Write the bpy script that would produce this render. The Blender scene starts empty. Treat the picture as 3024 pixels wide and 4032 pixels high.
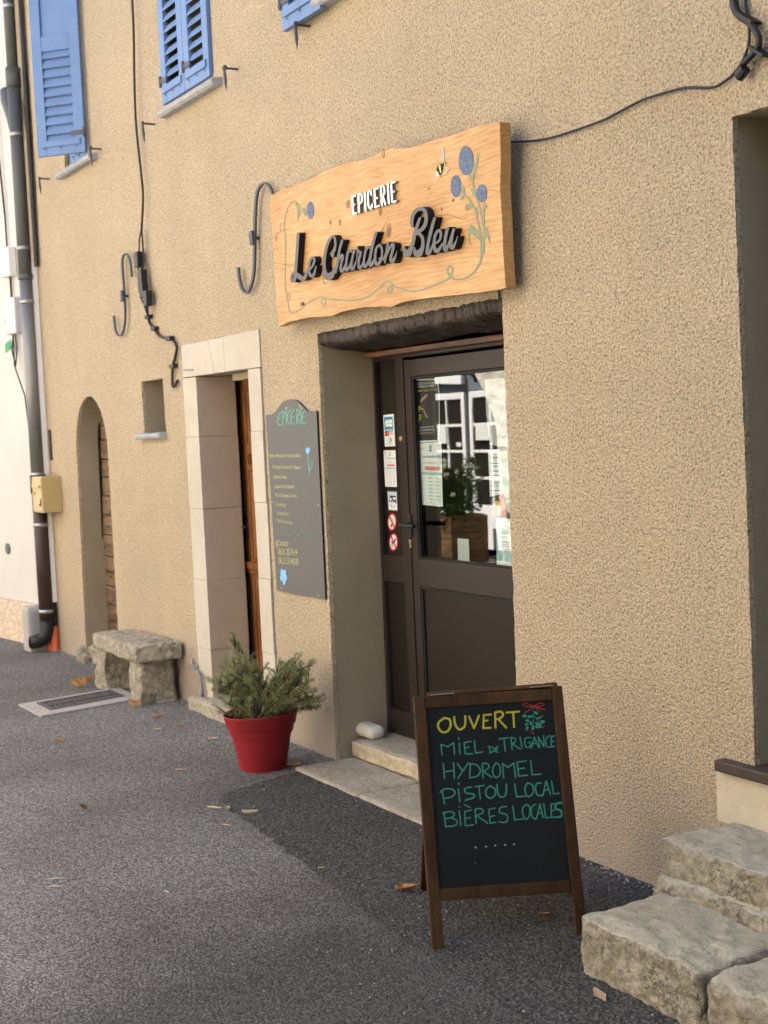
import bpy, bmesh, math, random
import numpy as np
from mathutils import Vector, Matrix, noise
random.seed(7)
R = math.radians
SC = bpy.context.scene
COL = SC.collection

# ------------------------------------------------------------------ camera
CAMX, CAMY, CAMZ = 5.9626, -3.0273, 1.6
TH, PITCH, ROLL, FPX, PW, PH = R(29.5017), R(3.5417), R(2.6685), 5500.0, 3024.0, 4032.0
_d0 = Vector((-math.cos(TH), math.sin(TH), 0)); _r0 = Vector((math.sin(TH), math.cos(TH), 0)); _z = Vector((0, 0, 1))
FW = _d0*math.cos(PITCH) - _z*math.sin(PITCH)
_u0 = _z*math.cos(PITCH) + _d0*math.sin(PITCH)
RT = _r0*math.cos(ROLL) - _u0*math.sin(ROLL)
UP = _u0*math.cos(ROLL) + _r0*math.sin(ROLL)
CAM = Vector((CAMX, CAMY, CAMZ))
cd = bpy.data.cameras.new('camera'); cam = bpy.data.objects.new('camera', cd); COL.objects.link(cam)
cam.matrix_world = Matrix(((RT.x, UP.x, -FW.x, CAMX), (RT.y, UP.y, -FW.y, CAMY), (RT.z, UP.z, -FW.z, CAMZ), (0, 0, 0, 1)))
cd.sensor_fit = 'VERTICAL'; cd.sensor_height = 36.0; cd.sensor_width = 27.0
cd.lens = 36.0*FPX/PH
cd.clip_start = 0.05; cd.clip_end = 2000
cd.dof.use_dof = True; cd.dof.focus_distance = 5.0; cd.dof.aperture_fstop = 5.0
SC.camera = cam

# ------------------------------------------------------------------ world, sun, exposure
SUN = Vector((-0.20, 0.56, 1.0)).normalized()          # towards the sun: high, behind the shop
elev = math.asin(SUN.z); azim = math.atan2(SUN.x, SUN.y)
w = bpy.data.worlds.new("World"); SC.world = w; w.use_nodes = True
nt = w.node_tree; bg = nt.nodes['Background']
sky = nt.nodes.new('ShaderNodeTexSky'); sky.sky_type = 'NISHITA'; sky.sun_disc = False
sky.sun_elevation = elev; sky.sun_rotation = azim; sky.dust_density = 2.0
nt.links.new(sky.outputs[0], bg.inputs[0]); bg.inputs[1].default_value = 0.085
sl = bpy.data.lights.new('sun', 'SUN'); sl.energy = 5.0; sl.angle = R(0.5); sl.color = (1, 0.94, 0.85)
so = bpy.data.objects.new('sun', sl); COL.objects.link(so); so.rotation_euler = SUN.to_track_quat('Z', 'Y').to_euler()
so.location = (0, 0, 12)
SC.view_settings.view_transform = 'Standard'; SC.view_settings.look = 'None'
SC.view_settings.exposure = 2.9; SC.view_settings.gamma = 1
SC.cycles.use_denoising = True
SC.cycles.max_bounces = 10; SC.cycles.diffuse_bounces = 6
SC.cycles.sample_clamp_indirect = 6

# ------------------------------------------------------------------ picture ray -> point on a real plane of the place
def ray(px, py):
    return FW + RT*((px-PW/2)/FPX) - UP*((py-PH/2)/FPX)
def at(px, py, x=None, y=None, z=None):
    d = ray(px, py)
    t = (x-CAMX)/d.x if x is not None else (y-CAMY)/d.y if y is not None else (z-CAMZ)/d.z
    return CAM + d*t
class Plane:
    def __init__(s, o, n): s.o = Vector(o); s.n = Vector(n).normalized()
    def __call__(s, px, py, off=0.0):
        d = ray(px, py); o = s.o + s.n*off
        return CAM + d*((o-CAM).dot(s.n)/d.dot(s.n))
def wallplane(y): return Plane((0, y, 0), (0, -1, 0))

# ------------------------------------------------------------------ materials
MATS = {}
def N(nt, t, **k):
    n = nt.nodes.new(t)
    for a, b in k.items():
        if hasattr(n, a): setattr(n, a, b)
        else: n.inputs[a].default_value = b
    return n
def mat(name, col, rough=0.8, var=0.0, vscale=8, col2=None, bump=0.0, bscale=60, bdist=0.004, metal=0.0, spec=0.3, stretch=None, speck=None, big=None, detail=6, crack=None, brough=0.6, cells=None):
    """painted / mineral surface: two-tone noise, optional bump, optional specks"""
    if name in MATS: return MATS[name]
    m = bpy.data.materials.new(name); m.use_nodes = True; MATS[name] = m
    nt = m.node_tree; b = nt.nodes['Principled BSDF']; L = nt.links.new
    b.inputs['Roughness'].default_value = rough; b.inputs['Metallic'].default_value = metal
    b.inputs['Specular IOR Level'].default_value = spec
    tc = N(nt, 'ShaderNodeTexCoord'); mp = N(nt, 'ShaderNodeMapping'); L(tc.outputs['Object'], mp.inputs[0])
    if stretch: mp.inputs['Scale'].default_value = stretch
    if col2 is None: col2 = tuple(c*(1-var) for c in col)
    out = None
    rgb = N(nt, 'ShaderNodeMix', data_type='RGBA'); rgb.inputs[6].default_value = (*col, 1); rgb.inputs[7].default_value = (*col2, 1)
    nz = N(nt, 'ShaderNodeTexNoise'); nz.inputs['Scale'].default_value = vscale; nz.inputs['Detail'].default_value = detail; nz.inputs['Roughness'].default_value = 0.65
    L(mp.outputs[0], nz.inputs['Vector'])
    cr = N(nt, 'ShaderNodeMapRange'); cr.inputs[1].default_value = 0.35; cr.inputs[2].default_value = 0.65
    L(nz.outputs[0], cr.inputs[0]); L(cr.outputs[0], rgb.inputs[0]); out = rgb.outputs[2]
    if big:                                   # broad stains: (scale, colour multiplier)
        n2 = N(nt, 'ShaderNodeTexNoise'); n2.inputs['Scale'].default_value = big[0]; n2.inputs['Detail'].default_value = 3
        L(mp.outputs[0], n2.inputs['Vector'])
        c2 = N(nt, 'ShaderNodeMapRange'); c2.inputs[1].default_value = 0.4; c2.inputs[2].default_value = 0.65
        L(n2.outputs[0], c2.inputs[0])
        mx = N(nt, 'ShaderNodeMix', data_type='RGBA', blend_type='MULTIPLY'); mx.inputs[7].default_value = (*big[1], 1)
        L(c2.outputs[0], mx.inputs[0]); L(out, mx.inputs[6]); out = mx.outputs[2]
    if speck:                                 # (scale, threshold, colour)
        v = N(nt, 'ShaderNodeTexVoronoi'); v.inputs['Scale'].default_value = speck[0]; L(mp.outputs[0], v.inputs['Vector'])
        sx = N(nt, 'ShaderNodeSeparateColor'); L(v.outputs['Color'], sx.inputs[0])
        g = N(nt, 'ShaderNodeMath', operation='GREATER_THAN'); g.inputs[1].default_value = speck[1]; L(sx.outputs[0], g.inputs[0])
        mx = N(nt, 'ShaderNodeMix', data_type='RGBA'); mx.inputs[7].default_value = (*speck[2], 1)
        L(g.outputs[0], mx.inputs[0]); L(out, mx.inputs[6]); out = mx.outputs[2]
    hcell = None
    if cells:                                 # aggregate: every stone its own grey; (scale, dark, light)
        wv = N(nt, 'ShaderNodeTexNoise'); wv.inputs['Scale'].default_value = cells[0]*0.8; L(mp.outputs[0], wv.inputs['Vector'])
        ma = N(nt, 'ShaderNodeVectorMath', operation='MULTIPLY_ADD'); ma.inputs[1].default_value = (0.9/cells[0],)*3; L(wv.outputs['Color'], ma.inputs[0]); L(mp.outputs[0], ma.inputs[2])
        v = N(nt, 'ShaderNodeTexVoronoi'); v.inputs['Scale'].default_value = cells[0]; L(ma.outputs[0], v.inputs['Vector'])
        sx = N(nt, 'ShaderNodeSeparateColor'); L(v.outputs['Color'], sx.inputs[0])
        r1 = N(nt, 'ShaderNodeMapRange'); r1.inputs[3].default_value = cells[1]; r1.inputs[4].default_value = cells[2]; L(sx.outputs[0], r1.inputs[0])
        r2_ = N(nt, 'ShaderNodeMapRange'); r2_.inputs[1].default_value = 0.35; r2_.inputs[2].default_value = 0.75; r2_.inputs[3].default_value = 1.0; r2_.inputs[4].default_value = 0.35; L(v.outputs['Distance'], r2_.inputs[0])
        mm = N(nt, 'ShaderNodeMath', operation='MULTIPLY'); L(r1.outputs[0], mm.inputs[0]); L(r2_.outputs[0], mm.inputs[1])
        mx = N(nt, 'ShaderNodeVectorMath', operation='SCALE'); L(out, mx.inputs[0]); L(mm.outputs[0], mx.inputs['Scale']); out = mx.outputs[0]; hcell = mm.outputs[0]
    if crack:                                 # thin dark fissures: (scale, width, colour)
        nc = N(nt, 'ShaderNodeTexNoise'); nc.inputs['Scale'].default_value = crack[0]; nc.inputs['Detail'].default_value = 5; nc.inputs['Roughness'].default_value = 0.7; L(mp.outputs[0], nc.inputs['Vector'])
        sb = N(nt, 'ShaderNodeMath', operation='SUBTRACT'); sb.inputs[1].default_value = 0.5; L(nc.outputs[0], sb.inputs[0]); ab_ = N(nt, 'ShaderNodeMath', operation='ABSOLUTE'); L(sb.outputs[0], ab_.inputs[0])
        rc_ = N(nt, 'ShaderNodeMapRange'); rc_.inputs[1].default_value = crack[1]*0.3; rc_.inputs[2].default_value = crack[1]; rc_.inputs[3].default_value = 0.8; rc_.inputs[4].default_value = 0.0; L(ab_.outputs[0], rc_.inputs[0])
        mk_ = N(nt, 'ShaderNodeTexNoise'); mk_.inputs['Scale'].default_value = crack[0]*0.6; L(mp.outputs[0], mk_.inputs['Vector']); rk = N(nt, 'ShaderNodeMapRange'); rk.inputs[1].default_value = 0.45; rk.inputs[2].default_value = 0.6; L(mk_.outputs[0], rk.inputs[0])
        mu = N(nt, 'ShaderNodeMath', operation='MULTIPLY'); L(rc_.outputs[0], mu.inputs[0]); L(rk.outputs[0], mu.inputs[1])
        mx = N(nt, 'ShaderNodeMix', data_type='RGBA'); mx.inputs[7].default_value = (*crack[2], 1); L(mu.outputs[0], mx.inputs[0]); L(out, mx.inputs[6]); out = mx.outputs[2]
    L(out, b.inputs['Base Color'])
    if bump:
        n3 = N(nt, 'ShaderNodeTexNoise'); n3.inputs['Scale'].default_value = bscale; n3.inputs['Detail'].default_value = 5; n3.inputs['Roughness'].default_value = brough
        L(mp.outputs[0], n3.inputs['Vector'])
        bp = N(nt, 'ShaderNodeBump'); bp.inputs['Strength'].default_value = bump; bp.inputs['Distance'].default_value = bdist
        L(hcell if cells else n3.outputs[0], bp.inputs['Height']); L(bp.outputs[0], b.inputs['Normal'])
    return m
def roughcast(name, c_hi, c_lo, scale, dist, low=None):
    """thrown render: lumps of aggregate, dirt and relief shading put into the colour by height"""
    m = bpy.data.materials.new(name); m.use_nodes = True; nt = m.node_tree; b = nt.nodes['Principled BSDF']; L = nt.links.new
    b.inputs['Roughness'].default_value = 0.95; b.inputs['Specular IOR Level'].default_value = 0.15
    tc = N(nt, 'ShaderNodeTexCoord'); P = tc.outputs['Object']
    n0 = N(nt, 'ShaderNodeTexNoise'); n0.inputs['Scale'].default_value = scale; n0.inputs['Detail'].default_value = 2; n0.inputs['Roughness'].default_value = 0.5; n0.inputs['Distortion'].default_value = 0.6; L(P, n0.inputs['Vector'])
    n1 = N(nt, 'ShaderNodeTexNoise'); n1.inputs['Scale'].default_value = scale*2.6; n1.inputs['Detail'].default_value = 3; n1.inputs['Roughness'].default_value = 0.6; L(P, n1.inputs['Vector'])
    h = N(nt, 'ShaderNodeMath', operation='MULTIPLY_ADD'); h.inputs[1].default_value = 0.55; L(n1.outputs[0], h.inputs[0]); L(n0.outputs[0], h.inputs[2])
    # trowelled areas are flatter
    n4 = N(nt, 'ShaderNodeTexNoise'); n4.inputs['Scale'].default_value = 2.2; n4.inputs['Detail'].default_value = 2; L(P, n4.inputs['Vector'])
    st = N(nt, 'ShaderNodeMapRange'); st.inputs[1].default_value = 0.35; st.inputs[2].default_value = 0.65; st.inputs[3].default_value = 0.94; st.inputs[4].default_value = 1.0; L(n4.outputs[0], st.inputs[0])
    bp = N(nt, 'ShaderNodeBump'); bp.inputs['Distance'].default_value = dist; L(st.outputs[0], bp.inputs['Strength']); L(h.outputs[0], bp.inputs['Height']); L(bp.outputs[0], b.inputs['Normal'])
    cr = N(nt, 'ShaderNodeMapRange'); cr.inputs[1].default_value = 0.57; cr.inputs[2].default_value = 0.70; L(h.outputs[0], cr.inputs[0])
    mx0 = N(nt, 'ShaderNodeMix', data_type='RGBA'); mx0.inputs[6].default_value = (*[c*.80 for c in c_hi], 1); mx0.inputs[7].default_value = (*[min(1, c*1.16) for c in c_hi], 1)
    cg = N(nt, 'ShaderNodeMapRange'); cg.inputs[1].default_value = 0.70; cg.inputs[2].default_value = 0.92; L(h.outputs[0], cg.inputs[0]); L(cg.outputs[0], mx0.inputs[0])
    mx = N(nt, 'ShaderNodeMix', data_type='RGBA'); mx.inputs[6].default_value = (*c_lo, 1); L(mx0.outputs[2], mx.inputs[7]); L(cr.outputs[0], mx.inputs[0])  # pits darkened and lumps lightened in place of relief shading
    n5 = N(nt, 'ShaderNodeTexNoise'); n5.inputs['Scale'].default_value = 0.9; n5.inputs['Detail'].default_value = 4; L(P, n5.inputs['Vector'])
    c5 = N(nt, 'ShaderNodeMapRange'); c5.inputs[1].default_value = 0.4; c5.inputs[2].default_value = 0.68; L(n5.outputs[0], c5.inputs[0])
    m5 = N(nt, 'ShaderNodeMix', data_type='RGBA', blend_type='MULTIPLY'); m5.inputs[7].default_value = (0.965, 0.965, 0.96, 1); L(c5.outputs[0], m5.inputs[0]); L(mx.outputs[2], m5.inputs[6])
    out = m5.outputs[2]
    mps = N(nt, 'ShaderNodeMapping'); mps.inputs['Scale'].default_value = (5, 5, 0.5); L(P, mps.inputs[0])
    n7 = N(nt, 'ShaderNodeTexNoise'); n7.inputs['Scale'].default_value = 1.0; n7.inputs['Detail'].default_value = 6; L(mps.outputs[0], n7.inputs['Vector'])
    c7 = N(nt, 'ShaderNodeMapRange'); c7.inputs[1].default_value = 0.48; c7.inputs[2].default_value = 0.72; L(n7.outputs[0], c7.inputs[0])
    m7 = N(nt, 'ShaderNodeMix', data_type='RGBA', blend_type='MULTIPLY'); m7.inputs[7].default_value = (0.97, 0.967, 0.96, 1); L(c7.outputs[0], m7.inputs[0]); L(out, m7.inputs[6]); out = m7.outputs[2]
    if low:                                   # splash-washed, greyer render near the pavement, ragged upper limit
        sp = N(nt, 'ShaderNodeSeparateXYZ'); L(P, sp.inputs[0])
        ad = N(nt, 'ShaderNodeMath', operation='MULTIPLY_ADD'); ad.inputs[1].default_value = 0.5; L(n5.outputs[0], ad.inputs[0]); L(sp.outputs[2], ad.inputs[2])
        r5 = N(nt, 'ShaderNodeMapRange'); r5.inputs[1].default_value = 0.25; r5.inputs[2].default_value = 0.75; r5.inputs[3].default_value = 0.8; r5.inputs[4].default_value = 0.0; L(ad.outputs[0], r5.inputs[0])
        m6 = N(nt, 'ShaderNodeMix', data_type='RGBA'); m6.inputs[7].default_value = (*low, 1); L(r5.outputs[0], m6.inputs[0]); L(out, m6.inputs[6]); out = m6.outputs[2]
    L(out, b.inputs['Base Color'])
    return m
def wood(name, c1, c2, axis, scale=10, rough=0.55, knots=False, bump=0.15, spec=0.3):
    """grain along axis (0/1/2)"""
    m = bpy.data.materials.new(name); m.use_nodes = True; nt = m.node_tree; b = nt.nodes['Principled BSDF']; L = nt.links.new
    b.inputs['Roughness'].default_value = rough; b.inputs['Specular IOR Level'].default_value = spec
    tc = N(nt, 'ShaderNodeTexCoord'); mp = N(nt, 'ShaderNodeMapping'); L(tc.outputs['Object'], mp.inputs[0])
    s = [1.0, 1.0, 1.0]; s[axis] = 0.13; mp.inputs['Scale'].default_value = s
    vec = mp.outputs[0]
    n1 = N(nt, 'ShaderNodeTexNoise'); n1.inputs['Scale'].default_value = scale*0.45; n1.inputs['Detail'].default_value = 2; n1.inputs['Distortion'].default_value = 1.2 if knots else 0.3; L(vec, n1.inputs['Vector'])
    mul = N(nt, 'ShaderNodeMath', operation='MULTIPLY'); mul.inputs[1].default_value = 34 if knots else 22; L(n1.outputs[0], mul.inputs[0])
    src = mul.outputs[0]
    if knots:                                 # plain-sawn board: close growth lines, swirling round the heart
        sp = N(nt, 'ShaderNodeSeparateXYZ'); L(tc.outputs['Object'], sp.inputs[0])
        mp2 = N(nt, 'ShaderNodeMapping'); mp2.inputs['Scale'].default_value = (0.55, 1, 1.5); L(tc.outputs['Object'], mp2.inputs[0])
        nk = N(nt, 'ShaderNodeTexNoise'); nk.inputs['Scale'].default_value = 2.6; nk.inputs['Detail'].default_value = 1.5; nk.inputs['Distortion'].default_value = 0.5; L(mp2.outputs[0], nk.inputs['Vector'])
        mk = N(nt, 'ShaderNodeMath', operation='MULTIPLY'); mk.inputs[1].default_value = 60; L(nk.outputs[0], mk.inputs[0])
        ad = N(nt, 'ShaderNodeMath', operation='MULTIPLY_ADD'); ad.inputs[1].default_value = 360.0; L(sp.outputs[2], ad.inputs[0]); L(mk.outputs[0], ad.inputs[2]); src = ad.outputs[0]
    fr = N(nt, 'ShaderNodeMath', operation='SINE'); L(src, fr.inputs[0])
    n2 = N(nt, 'ShaderNodeTexNoise'); n2.inputs['Scale'].default_value = scale*7; n2.inputs['Detail'].default_value = 4; L(vec, n2.inputs['Vector'])
    ad2 = N(nt, 'ShaderNodeMath', operation='MULTIPLY_ADD'); ad2.inputs[1].default_value = 0.085 if knots else 0.22; L(fr.outputs[0], ad2.inputs[0]); L(n2.outputs[0], ad2.inputs[2])
    cr = N(nt, 'ShaderNodeMapRange'); cr.inputs[1].default_value = 0.2; cr.inputs[2].default_value = 0.8; L(ad2.outputs[0], cr.inputs[0])
    mx = N(nt, 'ShaderNodeMix', data_type='RGBA'); mx.inputs[6].default_value = (*c2, 1); mx.inputs[7].default_value = (*c1, 1); L(cr.outputs[0], mx.inputs[0])
    out = mx.outputs[2]
    n6 = N(nt, 'ShaderNodeTexNoise'); n6.inputs['Scale'].default_value = 3.0; L(tc.outputs['Object'], n6.inputs['Vector'])
    c6 = N(nt, 'ShaderNodeMapRange'); c6.inputs[1].default_value = 0.35; c6.inputs[2].default_value = 0.7; L(n6.outputs[0], c6.inputs[0])
    m6 = N(nt, 'ShaderNodeMix', data_type='RGBA', blend_type='MULTIPLY'); m6.inputs[7].default_value = (0.80, 0.72, 0.62, 1); L(c6.outputs[0], m6.inputs[0]); L(out, m6.inputs[6]); out = m6.outputs[2]
    L(out, b.inputs['Base Color'])
    bp = N(nt, 'ShaderNodeBump'); bp.inputs['Strength'].default_value = bump; bp.inputs['Distance'].default_value = 0.002; L(cr.outputs[0], bp.inputs['Height']); L(bp.outputs[0], b.inputs['Normal'])
    return m
def flat(name, c, rough=0.7, spec=0.2):
    return mat(name, c, rough, var=0.08, vscale=40, spec=spec)
def paint(c, rough=0.75):
    return flat('paint_%02x%02x%02x' % tuple(int(255*max(0, min(1, v))) for v in c), c, rough)
def glass_mat(name, ior=1.9, tint=(0.9, 0.93, 0.92)):
    m = bpy.data.materials.new(name); m.use_nodes = True; nt = m.node_tree; nt.nodes.clear(); L = nt.links.new
    o = N(nt, 'ShaderNodeOutputMaterial'); fr = N(nt, 'ShaderNodeFresnel'); fr.inputs[0].default_value = ior
    tr = N(nt, 'ShaderNodeBsdfTransparent'); tr.inputs[0].default_value = (*tint, 1)
    gl = N(nt, 'ShaderNodeBsdfGlossy'); gl.inputs['Roughness'].default_value = 0.004
    tc = N(nt, 'ShaderNodeTexCoord'); nz = N(nt, 'ShaderNodeTexNoise'); nz.inputs['Scale'].default_value = 2.5; nz.inputs['Detail'].default_value = 1; L(tc.outputs['Object'], nz.inputs['Vector'])
    bp = N(nt, 'ShaderNodeBump'); bp.inputs['Strength'].default_value = 0.02; bp.inputs['Distance'].default_value = 0.01; L(nz.outputs[0], bp.inputs['Height']); L(bp.outputs[0], gl.inputs['Normal'])
    mx = N(nt, 'ShaderNodeMixShader'); ge = N(nt, 'ShaderNodeNewGeometry'); sb = N(nt, 'ShaderNodeMath', operation='SUBTRACT'); sb.inputs[0].default_value = 1.0; L(ge.outputs['Backfacing'], sb.inputs[1]); ml = N(nt, 'ShaderNodeMath', operation='MULTIPLY'); L(sb.outputs[0], ml.inputs[0]); L(fr.outputs[0], ml.inputs[1])
    L(ml.outputs[0], mx.inputs[0]); L(tr.outputs[0], mx.inputs[1]); L(gl.outputs[0], mx.inputs[2]); L(mx.outputs[0], o.inputs[0])
    return m

M = {}
M['render'] = roughcast('roughcast_render', (0.82, 0.655, 0.445), (0.36, 0.275, 0.18), 112, 0.038, low=(0.58, 0.48, 0.39))
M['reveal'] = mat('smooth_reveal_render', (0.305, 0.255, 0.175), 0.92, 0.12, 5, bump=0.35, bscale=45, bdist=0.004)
M['riser'] = mat('riser_render', (0.50, 0.435, 0.33), 0.92, 0.10, 14, bump=0.5, bscale=40, bdist=0.004)
M['white_render'] = mat('white_render', (0.52, 0.505, 0.475), 0.9, 0.05, 3, bump=0.2, bscale=60, big=(1.2, (0.93, 0.93, 0.92)))
M['plinth'] = roughcast('plinth_render', (0.60, 0.48, 0.37), (0.45, 0.35, 0.27), 40, 0.008)
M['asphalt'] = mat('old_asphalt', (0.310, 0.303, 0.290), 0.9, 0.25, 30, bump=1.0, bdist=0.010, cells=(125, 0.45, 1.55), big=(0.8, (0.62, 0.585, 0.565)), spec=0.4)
M['asphalt_new'] = mat('new_asphalt', (0.112, 0.109, 0.104), 0.9, 0.3, 30, bump=1.0, bdist=0.016, cells=(105, 0.4, 1.65), big=(1.2, (0.8, 0.8, 0.8)), spec=0.4)
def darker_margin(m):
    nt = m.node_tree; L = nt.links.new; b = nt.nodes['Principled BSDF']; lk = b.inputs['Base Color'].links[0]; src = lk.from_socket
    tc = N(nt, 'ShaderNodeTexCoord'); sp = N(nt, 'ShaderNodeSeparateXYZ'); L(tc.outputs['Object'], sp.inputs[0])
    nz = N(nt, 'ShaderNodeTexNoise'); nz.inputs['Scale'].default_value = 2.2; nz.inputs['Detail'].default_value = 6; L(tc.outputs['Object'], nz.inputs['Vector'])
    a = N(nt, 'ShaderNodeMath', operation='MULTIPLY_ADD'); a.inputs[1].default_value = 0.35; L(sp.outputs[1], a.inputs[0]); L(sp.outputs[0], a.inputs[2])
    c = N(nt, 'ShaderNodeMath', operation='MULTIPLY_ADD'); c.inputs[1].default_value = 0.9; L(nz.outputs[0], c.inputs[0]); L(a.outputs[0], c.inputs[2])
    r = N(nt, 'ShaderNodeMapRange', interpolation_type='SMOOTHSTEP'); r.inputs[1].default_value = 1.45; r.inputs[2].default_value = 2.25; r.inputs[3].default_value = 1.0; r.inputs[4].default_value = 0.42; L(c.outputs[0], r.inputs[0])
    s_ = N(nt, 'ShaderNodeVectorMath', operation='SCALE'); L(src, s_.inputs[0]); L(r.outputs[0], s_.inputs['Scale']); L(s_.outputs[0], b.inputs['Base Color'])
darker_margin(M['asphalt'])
M['dressed'] = mat('dressed_limestone', (0.455, 0.415, 0.35), 0.85, 0.10, 9, bump=0.25, bscale=70, bdist=0.003, big=(2.0, (0.92, 0.90, 0.86)))
M['jamb'] = mat('jamb_shade_render', (0.40, 0.335, 0.265), 0.92, 0.08, 7, bump=0.4, bscale=60, bdist=0.005)  # inner jamb face: rendered look, darkened to stand in for shade
M['rock'] = mat('weathered_rock', (0.66, 0.595, 0.475), 0.92, col2=(0.31, 0.275, 0.21), vscale=30, bump=1.0, bscale=34, bdist=0.045, brough=0.78, big=(5, (0.80, 0.77, 0.72)), detail=12, crack=(9, 0.022, (0.10, 0.085, 0.07)))
M['tread'] = mat('worn_tread_stone', (0.49, 0.45, 0.345), 0.8, col2=(0.36, 0.33, 0.25), vscale=20, bump=0.9, bscale=45, bdist=0.014, brough=0.75, big=(4, (0.84, 0.83, 0.80)), detail=12, crack=(13, 0.016, (0.13, 0.115, 0.09)))
M['slab'] = mat('doorstep_slab_stone', (0.46, 0.41, 0.325), 0.88, col2=(0.30, 0.265, 0.21), vscale=40, bump=1.0, bscale=60, bdist=0.014, brough=0.75, big=(4, (0.85, 0.84, 0.8)), detail=12, crack=(16, 0.015, (0.13, 0.115, 0.09)))
M['yellow_stone'] = mat('yellow_riser_stone', (0.46, 0.39, 0.27), 0.88, 0.35, 18, bump=0.8, bscale=40, bdist=0.006)
M['concrete'] = mat('concrete', (0.36, 0.34, 0.32), 0.9, 0.18, 20, bump=0.4, bscale=90)
M['slate'] = mat('grey_sill_stone', (0.36, 0.37, 0.39), 0.8, 0.3, 14, bump=0.5, bscale=60)
M['pebble'] = mat('white_pebble', (0.60, 0.56, 0.47), 0.6, 0.15, 8, bump=0.15, bscale=20)
M['board'] = wood('larch_board', (0.55, 0.335, 0.145), (0.37, 0.195, 0.068), 0, 9, 0.5, knots=True, bump=0.2)
M['bark'] = mat('larch_edge', (0.50, 0.30, 0.12), 0.8, 0.6, 20, bump=0.8, bscale=40, bdist=0.006)
M['beam'] = mat('stained_beam', (0.050, 0.036, 0.030), 0.7, col2=(0.020, 0.013, 0.010), vscale=9, bump=1.0, bscale=22, bdist=0.012, brough=0.7, stretch=(1.0, 1, 0.35), spec=0.35, crack=(16, 0.03, (0.008, 0.006, 0.005)))
M['door_wood'] = wood('varnished_oak', (0.36, 0.155, 0.055), (0.17, 0.065, 0.022), 2, 14, 0.45, bump=0.2)
M['plank'] = wood('weathered_planks', (0.20, 0.135, 0.08), (0.10, 0.065, 0.038), 0, 16, 0.85, bump=0.5)
M['aboard'] = wood('stained_pine', (0.070, 0.036, 0.015), (0.034, 0.016, 0.007), 2, 16, 0.55, bump=0.25, spec=0.15)
M['old_timber'] = mat('lintel_timber', (0.34, 0.30, 0.18), 0.9, 0.4, 12, bump=0.6, bscale=30)
M['alu'] = mat('brown_lacquer', (0.030, 0.022, 0.019), 0.42, 0.08, 3, spec=0.15)
M['alu_dark'] = mat('brown_lacquer_panel', (0.018, 0.0135, 0.011), 0.45, 0.08, 3, spec=0.12)
M['gasket'] = flat('black_gasket', (0.010, 0.010, 0.010), 0.6)
M['glass'] = glass_mat('shop_glass', 2.3)
M['side_glass'] = mat('dark_side_glass', (0.018, 0.015, 0.013), 0.12, 0.1, 4, spec=0.5)
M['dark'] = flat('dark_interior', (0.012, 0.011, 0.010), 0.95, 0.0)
M['room'] = flat('shop_room_walls', (0.05, 0.045, 0.04), 0.95, 0.05)
M['iron'] = mat('wrought_iron', (0.075, 0.08, 0.10), 0.6, 0.3, 20, metal=0.3, spec=0.4)
M['black'] = flat('black_rubber', (0.014, 0.014, 0.016), 0.5, 0.3)
M['chalk'] = mat('chalkboard_paint', (0.092, 0.090, 0.088), 0.6, 0.07, 3, spec=0.35)
M['slate_board'] = mat('green_black_board', (0.009, 0.012, 0.012), 0.6, 0.25, 4, spec=0.15)
M['blue'] = mat('blue_shutter_paint', (0.130, 0.215, 0.400), 0.6, 0.12, 6, bump=0.08, bscale=30, big=(2.5, (0.90, 0.92, 0.95)))
M['pot'] = mat('red_plastic_pot', (0.245, 0.010, 0.016), 0.6, 0.22, 5, spec=0.3, big=(6, (0.86, 0.9, 0.9)))
M['soil'] = mat('potting_soil', (0.05, 0.035, 0.022), 0.95, 0.5, 40, bump=1, bscale=80)
M['leaf'] = mat('rosemary_leaf', (0.34, 0.35, 0.17), 0.75, col2=(0.15, 0.18, 0.07), vscale=14)
M['twig'] = mat('twig', (0.10, 0.065, 0.035), 0.9, 0.4, 30)
M['rose_leaf'] = mat('rose_leaf', (0.06, 0.12, 0.025), 0.5, 0.5, 12)
M['petal'] = flat('white_petal', (0.85, 0.83, 0.72), 0.7)
M['deadleaf'] = mat('dry_leaf', (0.42, 0.22, 0.08), 0.8, 0.5, 30)
M['pale_bit'] = mat('pale_debris', (0.55, 0.45, 0.33), 0.8, 0.3, 30)
M['grate'] = mat('cast_iron_grate', (0.11, 0.10, 0.10), 0.75, 0.3, 30, metal=0.2)
M['pvc'] = mat('grey_pvc', (0.085, 0.088, 0.085), 0.5, 0.1, 4)
M['zinc'] = mat('zinc_pipe', (0.24, 0.24, 0.235), 0.45, 0.3, 6, metal=0.5, stretch=(1, 1, 0.2))
M['brownpipe'] = mat('brown_cast_pipe', (0.055, 0.036, 0.030), 0.5, 0.3, 8)
M['steel'] = mat('clamp_steel', (0.38, 0.38, 0.38), 0.4, 0.1, 10, metal=0.7)
M['white_plastic'] = mat('white_plastic', (0.75, 0.74, 0.72), 0.5, 0.06, 5)
M['grey_plastic'] = mat('grey_plastic', (0.46, 0.46, 0.48), 0.5, 0.06, 5)
M['beige'] = mat('beige_letterbox_paint', (0.43, 0.32, 0.145), 0.45, 0.06, 5)
M['orange'] = mat('orange_conduit', (0.62, 0.13, 0.05), 0.55, 0.12, 8)
M['green'] = flat('green_tag', (0.02, 0.25, 0.09), 0.5)
M['stone_facade'] = mat('pale_rubble_stone', (0.78, 0.72, 0.62), 0.92, 0.3, 5, bump=1.0, bscale=9, bdist=0.05)
M['white_wood'] = mat('white_joinery', (0.85, 0.86, 0.86), 0.55, 0.05, 5)
M['bluegrey'] = mat('blue_grey_joinery', (0.16, 0.19, 0.22), 0.6, 0.1, 5)
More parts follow.
